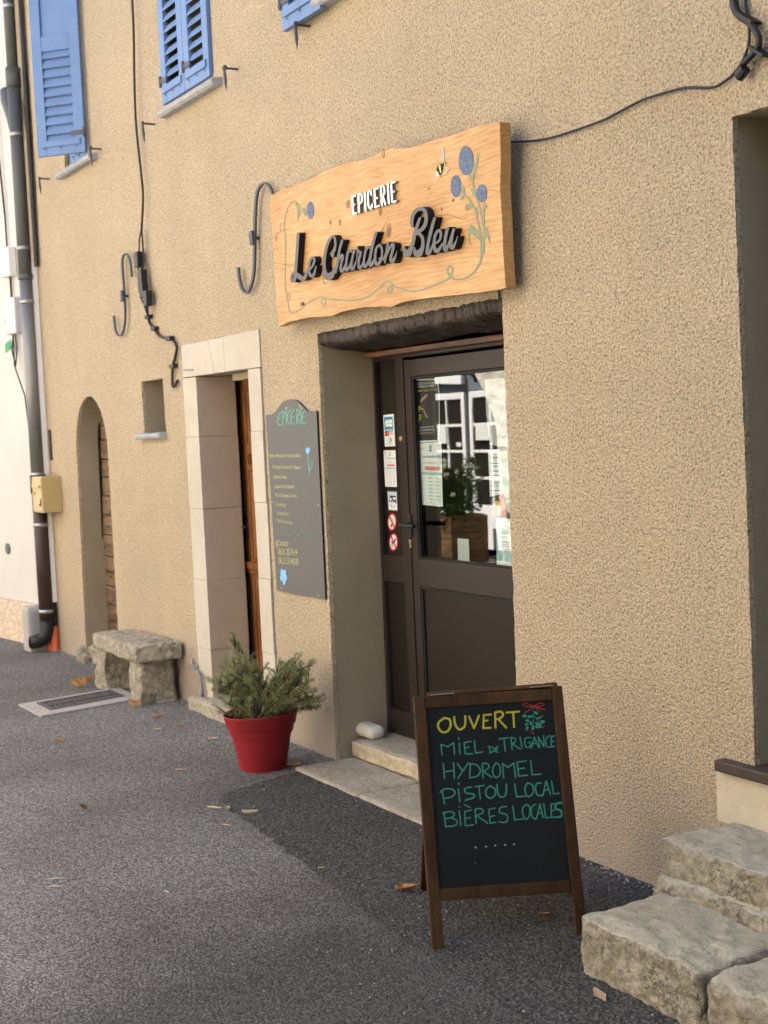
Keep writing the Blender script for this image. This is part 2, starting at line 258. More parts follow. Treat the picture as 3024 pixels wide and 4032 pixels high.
M['crate'] = wood('planter_boards', (0.22, 0.135, 0.065), (0.10, 0.06, 0.03), 0, 14, 0.7, bump=0.4)
M['paper'] = flat('white_paper', (0.78, 0.78, 0.76), 0.8)
M['brown_slab'] = mat('brown_threshold', (0.060, 0.042, 0.036), 0.55, 0.25, 14)
M['tile'] = mat('roof_tile', (0.42, 0.22, 0.13), 0.9, 0.3, 6)
M['brass'] = mat('brass', (0.60, 0.46, 0.22), 0.35, 0.1, 10, metal=0.8)

# ------------------------------------------------------------------ object helpers
def link(o, parent=None):
    COL.objects.link(o)
    if parent is not None:
        o.parent = parent
        o.matrix_parent_inverse = Matrix.Translation(-Vector(parent.location)) if parent.type == 'EMPTY' else Matrix()
    return o
def mesh(name, V, F, m, parent=None, smooth=False):
    me = bpy.data.meshes.new(name); me.from_pydata([tuple(v) for v in V], [], F); me.validate(); me.update()
    for x in (m if isinstance(m, (list, tuple)) else [m]): me.materials.append(x)
    if smooth: me.polygons.foreach_set('use_smooth', [True]*len(me.polygons))
    return link(bpy.data.objects.new(name, me), parent)
def tag(o, label, cat, group=None, kind=None):
    if label: o['label'] = label
    if cat: o['category'] = cat
    if group: o['group'] = group
    if kind: o['kind'] = kind
    return o
def thing(name, loc, label, cat, group=None):
    o = bpy.data.objects.new(name, None); o.empty_display_size = 0.1; o.location = loc; COL.objects.link(o)
    return tag(o, label, cat, group)
class MB:
    def __init__(s): s.V = []; s.F = []; s.mi = []
    def add(s, V, F, mi=0):
        k = len(s.V); s.V += [Vector(v) for v in V]; s.F += [tuple(i+k for i in f) for f in F]; s.mi += [mi]*len(F); return s
    def box(s, x0, x1, y0, y1, z0, z1, mi=0, rot=None, piv=None):
        V = [Vector((x, y, z)) for x in (x0, x1) for y in (y0, y1) for z in (z0, z1)]
        if rot is not None:
            piv = Vector(piv) if piv is not None else Vector(((x0+x1)/2, (y0+y1)/2, (z0+z1)/2))
            V = [rot @ (v-piv) + piv for v in V]
        return s.add(V, [(0, 1, 3, 2), (4, 6, 7, 5), (0, 4, 5, 1), (2, 3, 7, 6), (0, 2, 6, 4), (1, 5, 7, 3)], mi)
    def obox(s, o, ax, ay, az, mi=0):
        """box from corner o spanned by three vectors"""
        o, ax, ay, az = map(Vector, (o, ax, ay, az))
        return s.add([o+ax*i+ay*j+az*k for i in (0, 1) for j in (0, 1) for k in (0, 1)], [(0, 1, 3, 2), (4, 6, 7, 5), (0, 4, 5, 1), (2, 3, 7, 6), (0, 2, 6, 4), (1, 5, 7, 3)], mi)
    def tube(s, pts, r, n=10, mi=0, cap=True):
        pts = [Vector(p) for p in pts]; rs = r if isinstance(r, (list, tuple)) else [r]*len(pts); V = []; F = []
        a = None
        for i, p in enumerate(pts):
            t = (pts[min(i+1, len(pts)-1)] - pts[max(i-1, 0)]).normalized()
            if a is None:
                a = t.orthogonal().normalized()
            a = (a - t*a.dot(t)).normalized(); b = t.cross(a)
            for k in range(n):
                q = 2*math.pi*k/n; V.append(p + (a*math.cos(q) + b*math.sin(q))*rs[i])
        for i in range(len(pts)-1):
            for k in range(n): F.append((i*n+k, i*n+(k+1) % n, (i+1)*n+(k+1) % n, (i+1)*n+k))
        if cap: F += [tuple(range(n))[::-1], tuple(range((len(pts)-1)*n, len(pts)*n))]
        return s.add(V, F, mi)
    def lathe(s, prof, c, n=40, mi=0, sh=(0, 0)):
        c = Vector(c); V = []; F = []
        for r, z in prof:
            for k in range(n):
                q = 2*math.pi*k/n; x, y = r*math.cos(q), r*math.sin(q)
                V.append(c + Vector((x, y, z + (x*sh[0] + y*sh[1])*max(0, z)/0.3)))
        for i in range(len(prof)-1):
            for k in range(n): F.append((i*n+k, i*n+(k+1) % n, (i+1)*n+(k+1) % n, (i+1)*n+k))
        return s.add(V, F, mi)
    def build(s, name, m, parent=None, smooth=False, bevel=0.0, seg=2):
        o = mesh(name, s.V, s.F, m, parent, smooth)
        if isinstance(m, (list, tuple)): o.data.polygons.foreach_set('material_index', s.mi)
        if bevel:
            bm = bmesh.new(); bm.from_mesh(o.data)
            es = [e for e in bm.edges if len(e.link_faces) == 2 and e.calc_face_angle(0) > 0.5]
            bmesh.ops.bevel(bm, geom=es, offset=bevel, segments=seg, affect='EDGES', profile=0.5, clamp_overlap=True)
            bm.to_mesh(o.data); bm.free()
        return o
def crom(pts, k=6, closed=False):
    """Catmull-Rom through pts (tuples of any length)"""
    P = [np.array(p, float) for p in pts]; n = len(P)
    if n < 3: return [tuple(p) for p in P]
    out = []
    for i in range(n if closed else n-1):
        p1, p2 = P[i], P[(i+1) % n]
        p0 = P[i-1] if (i > 0 or closed) else 2*p1-p2
        p3 = P[(i+2) % n] if (i+2 < n or closed) else 2*p2-p1
        for j in range(k):
            t = j/k
            out.append(tuple(0.5*((2*p1)+(-p0+p2)*t+(2*p0-5*p1+4*p2-p3)*t*t+(-p0+3*p1-3*p2+p3)*t**3)))
    if not closed: out.append(tuple(P[-1]))
    return out
# ---- union of brush strokes -> outline loops (2-D)
def outline(strokes, step=4.0):
    """strokes: list of (pts[(x,y)...], widths or width). Marching squares on the union distance field."""
    pts = np.array([p for s, _ in strokes for p in s], float); wm = max(np.max(w) for _, w in strokes)
    lo = pts.min(0)-wm; hi = pts.max(0)+wm
    nx, ny = int((hi[0]-lo[0])/step)+3, int((hi[1]-lo[1])/step)+3
    D = np.full((ny, nx), 1e6)
    for s, wd in strokes:
        s = np.array(s, float); wd = np.full(len(s), wd, float) if np.isscalar(wd) else np.array(wd, float)
        if len(s) == 1: s = np.vstack([s, s+0.01]); wd = np.repeat(wd, 2)
        for a, b, ra, rb in zip(s[:-1], s[1:], wd[:-1]/2, wd[1:]/2):
            m = max(ra, rb)+2*step
            i0 = max(0, int((min(a[0], b[0])-m-lo[0])/step)); i1 = min(nx, int((max(a[0], b[0])+m-lo[0])/step)+2)
            j0 = max(0, int((min(a[1], b[1])-m-lo[1])/step)); j1 = min(ny, int((max(a[1], b[1])+m-lo[1])/step)+2)
            X, Y = np.meshgrid(lo[0]+np.arange(i0, i1)*step, lo[1]+np.arange(j0, j1)*step)
            d = b-a; L2 = max(d@d, 1e-9); t = np.clip(((X-a[0])*d[0]+(Y-a[1])*d[1])/L2, 0, 1)
            dist = np.hypot(X-a[0]-t*d[0], Y-a[1]-t*d[1]) - (ra+(rb-ra)*t)
            D[j0:j1, i0:i1] = np.minimum(D[j0:j1, i0:i1], dist)
    D[D == 0] = 1e-6
    S = D < 0; seg = {}
    def vx(j, i): a, b = D[j, i], D[j, i+1]; return (('x', j, i), (lo[0]+(i+a/(a-b))*step, lo[1]+j*step))
    def vy(j, i): a, b = D[j, i], D[j+1, i]; return (('y', j, i), (lo[0]+i*step, lo[1]+(j+a/(a-b))*step))
    pos = {}
    code = S[:-1, :-1]*1+S[:-1, 1:]*2+S[1:, 1:]*4+S[1:, :-1]*8
    for j, i in zip(*np.nonzero((code > 0) & (code < 15))):
        c = int(code[j, i])
        E = {'t': lambda: vx(j, i), 'b': lambda: vx(j+1, i), 'l': lambda: vy(j, i), 'r': lambda: vy(j, i+1)}
        tab = {1: ['lt'], 2: ['tr'], 3: ['lr'], 4: ['rb'], 5: ['lt', 'rb'], 6: ['tb'], 7: ['lb'], 8: ['bl'], 9: ['bt'], 10: ['tr', 'bl'], 11: ['br'], 12: ['rl'], 13: ['rt'], 14: ['tl']}[c]
        for ab in tab:
            (ka, pa), (kb, pb) = E[ab[0]](), E[ab[1]](); pos[ka] = pa; pos[kb] = pb
            seg.setdefault(ka, []).append(kb); seg.setdefault(kb, []).append(ka)
    loops = []; seen = set()
    for k in list(seg):
        if k in seen: continue
        lp = [k]; seen.add(k); cur = k
        while True:
            nx_ = [q for q in seg[cur] if q not in seen]
            if not nx_: break
            cur = nx_[0]; seen.add(cur); lp.append(cur)
        if len(lp) > 5:
            q = np.array([pos[x] for x in lp]); q = (np.roll(q, 1, 0)+2*q+np.roll(q, -1, 0))/4
            loops.append(q[::2] if len(q) > 16 else q)
    return loops
def fill(loops, ext=0.0):
    """fill 2-D loops (even-odd) through a 2-D curve; returns verts (x,y,z) and faces"""
    cu = bpy.data.curves.new('fill', 'CURVE'); cu.dimensions = '2D'; cu.fill_mode = 'BOTH'; cu.extrude = ext
    for lp in loops:
        s = cu.splines.new('POLY'); s.points.add(len(lp)-1)
        for p, q in zip(s.points, lp): p.co = (q[0], q[1], 0, 1)
        s.use_cyclic_u = True
    o = bpy.data.objects.new('fill', cu); me = bpy.data.meshes.new_from_object(o)
    bm = bmesh.new(); bm.from_mesh(me); bmesh.ops.remove_doubles(bm, verts=bm.verts, dist=1e-7); bm.to_mesh(me); bm.free()
    V = [tuple(v.co) for v in me.vertices]; F = [tuple(p.vertices) for p in me.polygons]
    bpy.data.objects.remove(o); bpy.data.curves.remove(cu); bpy.data.meshes.remove(me)
    return V, F
def text2d(s, shear=0.0, fat=0.0):
    cu = bpy.data.curves.new('txt', 'FONT'); cu.body = s; cu.size = 1.0; cu.shear = shear; cu.resolution_u = 3; cu.offset = fat
    o = bpy.data.objects.new('txt', cu); me = bpy.data.meshes.new_from_object(o)
    V = [(v.co.x, v.co.y) for v in me.vertices]; F = [tuple(p.vertices) for p in me.polygons]
    bpy.data.objects.remove(o); bpy.data.curves.remove(cu); bpy.data.meshes.remove(me)
    return V, F
class Decal:
    """flat painting / print on a plane: every item a little prouder than the one below"""
    def __init__(s, plane, org=(0, 0), sc=1.0, base=0.0006, lift=0.00012):
        s.pl = plane; s.o = org; s.s = sc; s.off = base; s.lift = lift; s.V = []; s.F = []; s.mi = []; s.mats = []
    def px(s, x, y): return (s.o[0]+x/s.s, s.o[1]+y/s.s)
    def _put(s, V2, F, m):
        if m not in s.mats: s.mats.append(m)
        k = len(s.V); mi = s.mats.index(m)
        s.V += [s.pl(*s.px(x, y), s.off) for x, y in V2]; s.F += [tuple(i+k for i in f) for f in F]; s.mi += [mi]*len(F); s.off += s.lift
    def poly(s, pts, m): V, F = fill([pts]); s._put([v[:2] for v in V], F, m); return s
    def strokes(s, st, m, step=3.0): V, F = fill(outline(st, step)); s._put([v[:2] for v in V], F, m); return s
    def ell(s, cx, cy, rx, ry, m, a=0.0, n=28):
        ca, sa = math.cos(a), math.sin(a)
        return s.poly([(cx+rx*math.cos(t)*ca-ry*math.sin(t)*sa, cy+rx*math.cos(t)*sa+ry*math.sin(t)*ca) for t in np.linspace(0, 2*math.pi, n, endpoint=False)], m)
    def text(s, body, a, b, h, m, lean=0.04, shear=0.0, fat=0.0):
        """baseline from a to b, capital height h (same px units)"""
        V, F = text2d(body, shear, fat); xs = [v[0] for v in V]; x0, x1 = min(xs), max(xs)
        out = [(a[0]+(b[0]-a[0])*(x-x0)/(x1-x0) - lean*y*h/0.7, a[1]+(b[1]-a[1])*(x-x0)/(x1-x0) - y*h/0.7) for x, y in V]
        s._put(out, F, m); return s
    def build(s, name, parent=None):
        o = mesh(name, s.V, s.F, s.mats, parent); o.data.polygons.foreach_set('material_index', s.mi)
        return o
def solid_letters(name, loops, plane, org, sc, off_front, depth, mats, parent):
    """outline loops in picture px -> letters standing off a plane; mats = (face, side)"""
    V, F = fill(loops, 1.0); front = {}; W = []
    for x, y, z in V:
        p = plane(org[0]+x/sc, org[1]+y/sc, off_front)
        W.append(p if z > 0 else p - plane.n*depth)
    o = mesh(name, W, F, mats, parent)
    for p in o.data.polygons: p.material_index = 0 if abs(p.normal.dot(plane.n)) > 0.7 else 1
    return o
def jitter(poly, step=0.03, amp=0.003, seed=0, closed=True):
    """subdivide a polygon's edges and roughen them"""
    out = []; n = len(poly)
    for i in range(n):
        a, b = Vector(poly[i]), Vector(poly[(i+1) % n]); L = (b-a).length; k = max(1, int(L/step)); nn = Vector((-(b-a).y, (b-a).x))/max(L, 1e-6)
        for j in range(k):
            p = a.lerp(b, j/k)
            if j: p = p + nn*amp*(noise.noise(Vector((p.x*23+seed, p.y*23, seed)))+0.7*noise.noise(Vector((p.x*61, p.y*61+seed, 3))))*1.6
            out.append((p.x, p.y))
    return out
def rock(name, lo, hi, m, parent=None, amp=0.02, freq=6, cuts=14, rnd=0.03, seed=0, fine=0.006, taper=None, skew=None, crag=0.0):
    """rough stone block: rounded, displaced box"""
    lo, hi = Vector(lo), Vector(hi); c = (lo+hi)/2; h = (hi-lo)/2
    bm = bmesh.new(); bmesh.ops.create_cube(bm, size=2.0)
    bmesh.ops.subdivide_edges(bm, edges=bm.edges, cuts=cuts, use_grid_fill=True)
    for v in bm.verts:
        p = Vector((v.co.x*h.x, v.co.y*h.y, v.co.z*h.z)); q = Vector([max(-h[i]+rnd, min(h[i]-rnd, p[i])) for i in range(3)])
        d = p-q
        if d.length > 1e-6: p = q + d.normalized()*min(rnd, d.length*1.0)
        if taper: f = 1 - taper*(p.z+h.z)/(2*h.z); p.x *= f; p.y *= f
        if skew: p.x += skew[0]*p.y; p.y += skew[1]*p.x
        wp = p + c
        nz = Vector((noise.noise(wp*freq+Vector((seed, 0, 0))), noise.noise(wp*freq+Vector((0, seed+9, 0))), noise.noise(wp*freq+Vector((0, 0, seed+17)))))
        n2 = Vector((noise.noise(wp*freq*5), noise.noise(wp*freq*5+Vector((5, 0, 0))), noise.noise(wp*freq*5+Vector((0, 7, 0)))))
        v.co = wp + nz*amp + n2*fine
        if crag:                              # broken faces: ridges and chips, less on the worn top
            k = (1-abs(noise.noise(wp*9+Vector((seed, 3, 1)))))**3*0.6 + (1-abs(noise.noise(wp*21+Vector((seed, 8, 2)))))**4*0.4
            up = max(0.0, (p.z-h.z*.80)/(h.z*.2)); dd = Vector((p.x/h.x, p.y/h.y, 0)); dd = Vector((dd.x**7, dd.y**7, 0))
            if dd.length > .05: v.co -= dd.normalized()*crag*k*(1-.7*up)
    me = bpy.data.meshes.new(name); bm.to_mesh(me); bm.free(); me.materials.append(m)
    me.polygons.foreach_set('use_smooth', [True]*len(me.polygons))
    return link(bpy.data.objects.new(name, me), parent)


# ================================================================== GROUND
def sheet(name, pts, z, m, kind='structure'):
    V, F = fill([pts]); o = mesh(name, [(x, y, z) for x, y, _ in V], F, m); o['kind'] = kind
    return o
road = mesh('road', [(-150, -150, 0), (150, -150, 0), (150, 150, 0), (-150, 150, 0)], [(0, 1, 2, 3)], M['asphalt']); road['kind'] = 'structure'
patch = [(0.10, 0.02), (0.11, -0.22), (0.26, -0.68), (0.36, -0.75), (0.75, -0.78), (1.12, -0.82), (1.77, -0.88), (2.3, -.93), (3, -.95), (7, -1.0), (7, 0.02)]
sheet('asphalt_patch', jitter(patch, 0.03, 0.012, 5), 0.004, M['asphalt_new'])

# ================================================================== THE SHOP HOUSE
house = thing('village_house', (1.0, 0.25, 0), 'ochre roughcast village house with blue shutters and a glazed shop door', 'house')
XL, XR, ZT = -4.80, 8.5, 6.6
arch = [(-3.86, -0.05), (-3.84, 0.6), (-3.80, 1.45)] + [(-3.455+0.345*math.cos(t), 1.52+0.375*math.sin(t)) for t in np.linspace(math.pi*0.98, 0.02, 22)] + [(-3.11, 1.2), (-3.115, -0.05)]
outer = [(XL, ZT), (XR, ZT), (XR, -0.05), (1.568, -0.05), (1.585, 1.0), (1.588, 2.062), (0.055, 2.047), (0.048, 1.0), (0.03, -0.05), (-0.585, -0.05), (-0.585, 2.122), (-1.665, 2.112), (-1.685, -0.05)][::-1]
outer = [(XL, -0.05)] + arch + outer + []
outer = outer[:]
niche = [(2.838, 0.505), (2.838, 1.2), (2.825, 2.468), (3.75, 2.468), (3.75, 0.505)]
vent = [(-2.375, 1.62), (-2.39, 1.943), (-2.012, 1.943), (-2.0, 1.62)]
s1l = at(214, 690, y=-.06).x+.06; s1z = at(349, 606, y=-.06).z
w1 = [(s1l, s1z), (s1l, 5.25), (-3.20, 5.25), (-3.20, s1z)]
w2l, w2r = at(640, 413, y=-.02), at(826, 300, y=-.02)
w2 = [(w2l.x-.01, 3.51), (w2l.x-.01, 5.2), (w2r.x+.01, 5.2), (w2r.x+.01, 3.51)]
w3 = [(0.33, 3.54), (0.33, 5.2), (1.30, 5.2), (1.30, 3.54)]
HL = [niche, vent, w1, w2, w3]
V, F = fill([jitter(outer, 0.022, 0.0045, 2)]+[jitter(q, 0.022, 0.0025, 4+i) for i, q in enumerate(HL)], 0.011)
V2, F2 = fill([outer]+HL, 0.2135); k = len(V)
VV = [(x, 0.011-z, y) for x, y, z in V]+[(x, 0.2365-z, y) for x, y, z in V2]
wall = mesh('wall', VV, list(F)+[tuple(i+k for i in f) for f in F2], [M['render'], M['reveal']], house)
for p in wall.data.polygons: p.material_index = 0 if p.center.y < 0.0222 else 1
mb = MB()                                                # side and back walls, dark floors behind the openings
mb.box(XL, XL+0.4, 0.452, 9, -0.05, ZT); mb.box(XR-0.4, XR, 0.452, 9, -0.05, ZT); mb.box(XL, XR, 9, 9.4, -0.05, ZT)
mb.build('side_wall', M['render'], house)
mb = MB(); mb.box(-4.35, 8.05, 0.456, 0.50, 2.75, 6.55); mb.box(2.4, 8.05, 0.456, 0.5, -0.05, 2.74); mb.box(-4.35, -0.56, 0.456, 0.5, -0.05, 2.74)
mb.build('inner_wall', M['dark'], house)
mb = MB(); mb.box(-0.5, -0.45, 0.46, 4, 0, 2.6); mb.box(2.3, 2.35, 0.46, 4, 0, 2.6); mb.box(-0.5, 2.35, 4, 4.05, 0, 2.6); mb.box(-0.5, 2.35, 0.46, 4.05, 2.6, 2.65); mb.box(-0.5, 2.35, 0.46, 4.05, 0.02, 0.06)
mb.box(-0.2, 2.2, 3.4, 3.9, 0.06, 1.9); mb.box(0.9, 2.0, 1.8, 2.4, 0.06, 0.9)
mb.build('shop_room', M['room'], house)
# roof, shallow, eaves over the street
mb = MB(); mb.add([(XL-.2, -0.30, ZT), (XR+.2, -0.30, ZT), (XR+.2, 4.7, ZT+1.1), (XL-.2, 4.7, ZT+1.1), (XL-.2, 9.6, ZT), (XR+.2, 9.6, ZT),
        (XL-.2, -0.30, ZT+.12), (XR+.2, -0.30, ZT+.12), (XR+.2, 4.7, ZT+1.22), (XL-.2, 4.7, ZT+1.22), (XL-.2, 9.6, ZT+.12), (XR+.2, 9.6, ZT+.12)],
       [(0, 3, 2, 1), (3, 4, 5, 2), (6, 7, 8, 9), (9, 8, 11, 10), (0, 1, 7, 6), (4, 10, 11, 5), (0, 6, 9, 10, 4, 3), (1, 2, 5, 11, 8, 7)])
mb.build('roof', M['tile'], house)

# ---- dressed stone door surround
def surround():
    o = MB(); yf, yb = -0.006, 0.235
    jl = [0.0, 0.36, 0.76, 1.172, 1.585, 1.925]
    def xl(z): return -1.685+0.02*z/2.1
    for i in range(5):
        a, b = jl[i]+0.0006, jl[i+1]-0.0006
        o.box(-1.672, -1.472+0.004*(i % 2), yf-0.002*(i % 2), yb, a, b)
    jr = [0.0, 0.44, 0.83, 1.23, 1.60, 1.925]
    for i in range(5):
        a, b = jr[i]+0.0006, jr[i+1]-0.0006
        o.box(-0.752, -0.600-0.003*(i % 2), yf-0.002*(i % 2), yb, a, b)
    for a, b, c, d in [(-1.664, -1.265, -1.664, -1.205), (-1.262, -1.055, -1.202, -1.052), (-1.052, -0.592, -1.049, -0.592)]:
        top = lambda x: 2.112+0.009*(x+1.66)
        V = [(a, yf, top(a)), (b, yf, top(b)), (d, yf, 1.928), (c, yf, 1.930), (a, yb, top(a)), (b, yb, top(b)), (d, yb, 1.928), (c, yb, 1.930)]
        o.add(V, [(0, 3, 2, 1), (4, 5, 6, 7), (0, 1, 5, 4), (3, 7, 6, 2), (0, 4, 7, 3), (1, 2, 6, 5)])
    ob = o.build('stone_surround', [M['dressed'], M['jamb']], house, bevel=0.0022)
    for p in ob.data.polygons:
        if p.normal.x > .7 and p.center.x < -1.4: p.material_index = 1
    c = MB(); c.box(-1.20, -0.756, 0.10, 0.225, 1.885, 1.926); c.build('lintel_timber', M['old_timber'], ob, bevel=0.006)
    c = MB(); c.tube([at(725, 1456, y=-0.012), at(757, 1456, y=-0.012)], 0.0035, 6); c.tube([at(725, 1456, y=-0.012), at(725, 1462, y=-0.002)], 0.0035, 6); c.tube([at(757, 1456, y=-0.012), at(757, 1462, y=-0.002)], 0.0035, 6)
    c.build('iron_staple', M['steel'], ob)
    return ob
surround()
mb = MB(); mb.add([(x, y, z) for z in (-.02, .085) for x, y in jitter([(-1.70, -0.10), (-0.60, -0.09), (-0.60, 0.24), (-1.69, 0.24)], 0.06, 0.02, 8)], [])
rock('door_step', (-1.69, -0.085, -0.04), (-0.60, 0.22, 0.078), M['slab'], house, 0.010, 6, 30, 0.03, 3, .005)
# ---- panelled oak door
def zat(px, py, y): return at(px, py, y=y).z
def oak_door():
    yd = 0.285; d = MB()
    root = d.box(-1.558, -0.75, yd+0.03, yd+0.06, 0.09, 1.93).build('oak_door', M['door_wood'], house)
    f = MB(); f.box(-1.68, -1.560, yd-0.01, yd+0.03, 0.09, 1.95); f.box(-0.747, -0.60, yd-0.01, yd+0.03, 0.09, 1.95); f.build('dark_frame', M['gasket'], root)
    s = MB()
    for a, b in ((-1.558, -1.47), (-1.15, -1.06), (-0.85, -0.787)): s.box(a, b, yd, yd+0.029, 0.09, 1.93)
    rails = [1.84, 1.93, 1.47, 1.53, 1.375, 1.41, 0.80, 0.86, 0.09, 0.22]
    for a, b in zip(rails[::2], rails[1::2]):
        s.box(-1.469, -1.151, yd+0.002, yd+0.03, a, b); s.box(-1.059, -0.851, yd+0.002, yd+0.03, a, b)
    s.build('stile', M['door_wood'], root, bevel=0.003)
    p = MB()
    for z0, z1 in ((1.53, 1.84), (0.86, 1.375), (0.22, 0.80)):
        for x0, x1 in ((-1.469, -1.151), (-1.059, -0.851)):
            p.add([(x0, yd+.012, z0), (x1, yd+.012, z0), (x1, yd+.012, z1), (x0, yd+.012, z1), (x0+.035, yd+.028, z0+.035), (x1-.035, yd+.028, z0+.035), (x1-.035, yd+.028, z1-.035), (x0+.035, yd+.028, z1-.035),
                   (x0+.05, yd+.016, z0+.05), (x1-.05, yd+.016, z0+.05), (x1-.05, yd+.016, z1-.05), (x0+.05, yd+.016, z1-.05)],
                  [(0, 1, 5, 4), (1, 2, 6, 5), (2, 3, 7, 6), (3, 0, 4, 7), (4, 5, 9, 8), (5, 6, 10, 9), (6, 7, 11, 10), (7, 4, 8, 11), (8, 9, 10, 11)])
    p.build('raised_panel', M['door_wood'], root)
    m2 = MB(); m2.box(-1.55, -0.785, yd-0.03, yd-0.001, 0.805, 0.845); m2.box(-1.54, -0.79, yd-0.015, yd-0.001, 0.775, 0.805); m2.build('drip_moulding', M['door_wood'], root, bevel=0.006)
    h = MB(); h.box(-1.535, -1.505, yd-0.006, yd-0.001, 0.98, 1.12); h.tube([(-1.52, yd-0.006, 1.05), (-1.52, yd-0.05, 1.05), (-1.44, yd-0.055, 1.05)], 0.008, 8); h.build('handle', M['iron'], root)
oak_door()
# ---- arched plank door
def arch_door():
    yd = 0.168; V = []; b = MB(); rnd = random.Random(3); z = 0.17
    while z < 1.93:
        hgt = rnd.uniform(0.10, 0.155); z2 = min(1.95, z+hgt)
        b.box(-3.93, -3.10, yd+rnd.uniform(0, .008), yd+0.04, z+0.003, z2-0.003); z = z2
    root = b.build('plank_door', M['plank'], house, bevel=0.004)
    MB().add([(-4.0, yd-.010, .15), (-3.895, yd-.010, .15), (-3.745, yd-.010, 1.75), (-4.0, yd-.010, 1.75), (-4.0, yd-.002, .15), (-3.895, yd-.002, .15), (-3.745, yd-.002, 1.75), (-4.0, yd-.002, 1.75)], [(0, 1, 2, 3), (7, 6, 5, 4), (1, 5, 6, 2), (0, 4, 5, 1), (3, 2, 6, 7)]).build('door_gap_strip', M['gasket'], root)
    e = MB(); e.box(-3.90, -3.08, yd+0.041, yd+0.06, 0.1, 2.0); e.build('door_backing', M['dark'], root)
    for i in range(9):
        for x in (-3.70, -3.28): MB().tube([(x+rnd.uniform(-.01, .01), yd+0.002, 0.25+i*.18), (x, yd-0.006, 0.25+i*.18)], 0.006, 8).build('door_nail', M['iron'], root)
    rock('door_sill', (-3.86, 0.0, -0.03), (-3.10, 0.24, 0.12), M['rock'], house, 0.012, 6, 10, 0.04, 12)
    rock('footing_stone', (-4.00, -0.06, -0.05), (-3.86, 0.05, 0.12), M['rock'], house, 0.03, 8, 10, 0.05, 5)
    rock('footing_stone', (-3.86, -0.08, -0.05), (-3.72, 0.02, 0.06), M['rock'], house, 0.03, 8, 10, 0.04, 15)
arch_door()
# ---- sills and the little blind opening
def sill(x0, x1, z, t=0.045, out=0.075):
    pr = [(-out, z-t*0.4), (-out+.008, z-.004), (-out+.02, z), (0.10, z+.008), (0.10, z-t), (-out+.02, z-t), (-out+.006, z-t*.75)]
    V = [(x, y, zz) for x in (x0, x1) for y, zz in pr]; n = len(pr)
    F = [(i, (i+1) % n, n+(i+1) % n, n+i) for i in range(n)] + [tuple(range(n))[::-1], tuple(range(n, 2*n))]
    MB().add(V, F).build('window_sill', M['slate'], house)
S1a, S1b = at(214, 690, y=-.06), at(349, 606, y=-.06); S2a, S2b = at(617, 450, y=-.06), at(834, 310, y=-.06)
sill(S1a.x, S1b.x, (S1a.z+S1b.z)/2+.01, .04, .065); sill(S2a.x, S2b.x, (S2a.z+S2b.z)/2+.015, 0.04, 0.065); sill(0.29, 1.36, 3.525); sill(-2.43, -1.995, 1.618, 0.036, 0.05)
mb = MB(); mb.box(-2.45, -1.95, 0.40, 0.44, 1.55, 2.0); mb.build('niche_back', M['reveal'], house)

# ---- shutters
def louvre_leaf(parent, name, o, ax, H, W_, solid_from=None, t=0.03, rise=0.040):
    """leaf from lower hinge corner o along unit vector ax (width W_), height H"""
    o = Vector(o); ax = Vector(ax).normalized(); up = Vector((0, 0, 1)); n = ax.cross(up)   # n: face normal
    if n.y > 0 and abs(n.y) > 0.2: n = -n
    st = 0.075; b = MB()
    def bx(u0, u1, z0, z1, d0, d1, tgt=None): (tgt or b).obox(o+ax*u0+up*z0+n*d0, ax*(u1-u0), n*(d1-d0), up*(z1-z0))
    bx(0, st, 0, H, 0, t); bx(W_-st, W_, 0, H, 0, t)
    bx(st, W_-st, 0, 0.07, 0.001, t-0.001); bx(st, W_-st, H-0.07, H, 0.001, t-0.001)
    ztop = H-0.07
    if solid_from:
        bx(st, W_-st, solid_from-0.10, solid_from, 0.001, t-0.001); bx(st, W_-st, solid_from, H-0.07, 0.006, 0.014); ztop = solid_from-0.10
    root = b.build(name, M['blue'], parent, bevel=0.003)
    s = MB(); z = 0.075; pitch = 0.062
    while z < ztop-0.02:
        s.obox(o+ax*(st+0.001)+up*z+n*(t-0.004), ax*(W_-2*st-0.002), n*(-0.026)+up*rise, n*0.004+up*0.007); z += pitch
    s.build('louvre', M['blue'], root)
    k = MB(); bx(0.03, W_-0.03, 0.055, 0.095, t, t+0.010, k); k.build('batten', M['blue'], root, bevel=0.003)
    h = MB(); p = o+up*0.13+n*(t+.003); h.tube([p-up*.03, p+up*.03], 0.011, 8); h.obox(p-up*.014, ax*0.10, n*0.004, up*0.028); h.build('hinge', M['iron'], root)
    for u in (0.06, W_*0.5, W_-0.06): q = o+ax*u+up*0.045; MB().tube([q+n*t, q+n*(t+.003)], 0.006, 8).build('screw', M['iron'], root)
    return root
hp = at(345, 600, y=-0.02); fp = at(158, 622, z=hp.z)
louvre_leaf(house, 'shutter', (hp.x, hp.y, hp.z), (fp.x-hp.x, fp.y-hp.y, 0), 1.68, min(0.62, (fp.to_2d()-hp.to_2d()).length), solid_from=0.78, rise=0.062)
louvre_leaf(house, 'shutter', (s1l+.02, 0.06, s1z+.05), (0.95, 0.12, 0), 1.62, 0.32)
zw2 = (w2l.z+w2r.z)/2; hw2 = (w2r.x-w2l.x)/2
louvre_leaf(house, 'shutter', (w2l.x, 0.008, zw2), (1, 0, 0), 1.62, hw2-.002)
louvre_leaf(house, 'shutter', (w2l.x+hw2+.002, 0.008, zw2), (1, 0, 0), 1.62, hw2-.002)
a3 = at(1268, 32, y=-0.05); b3 = at(1118, 127, y=-0.05)
louvre_leaf(house, 'shutter', (b3.x, -0.03, (a3.z+b3.z)/2), (1, 0, 0), 1.62, a3.x-b3.x)
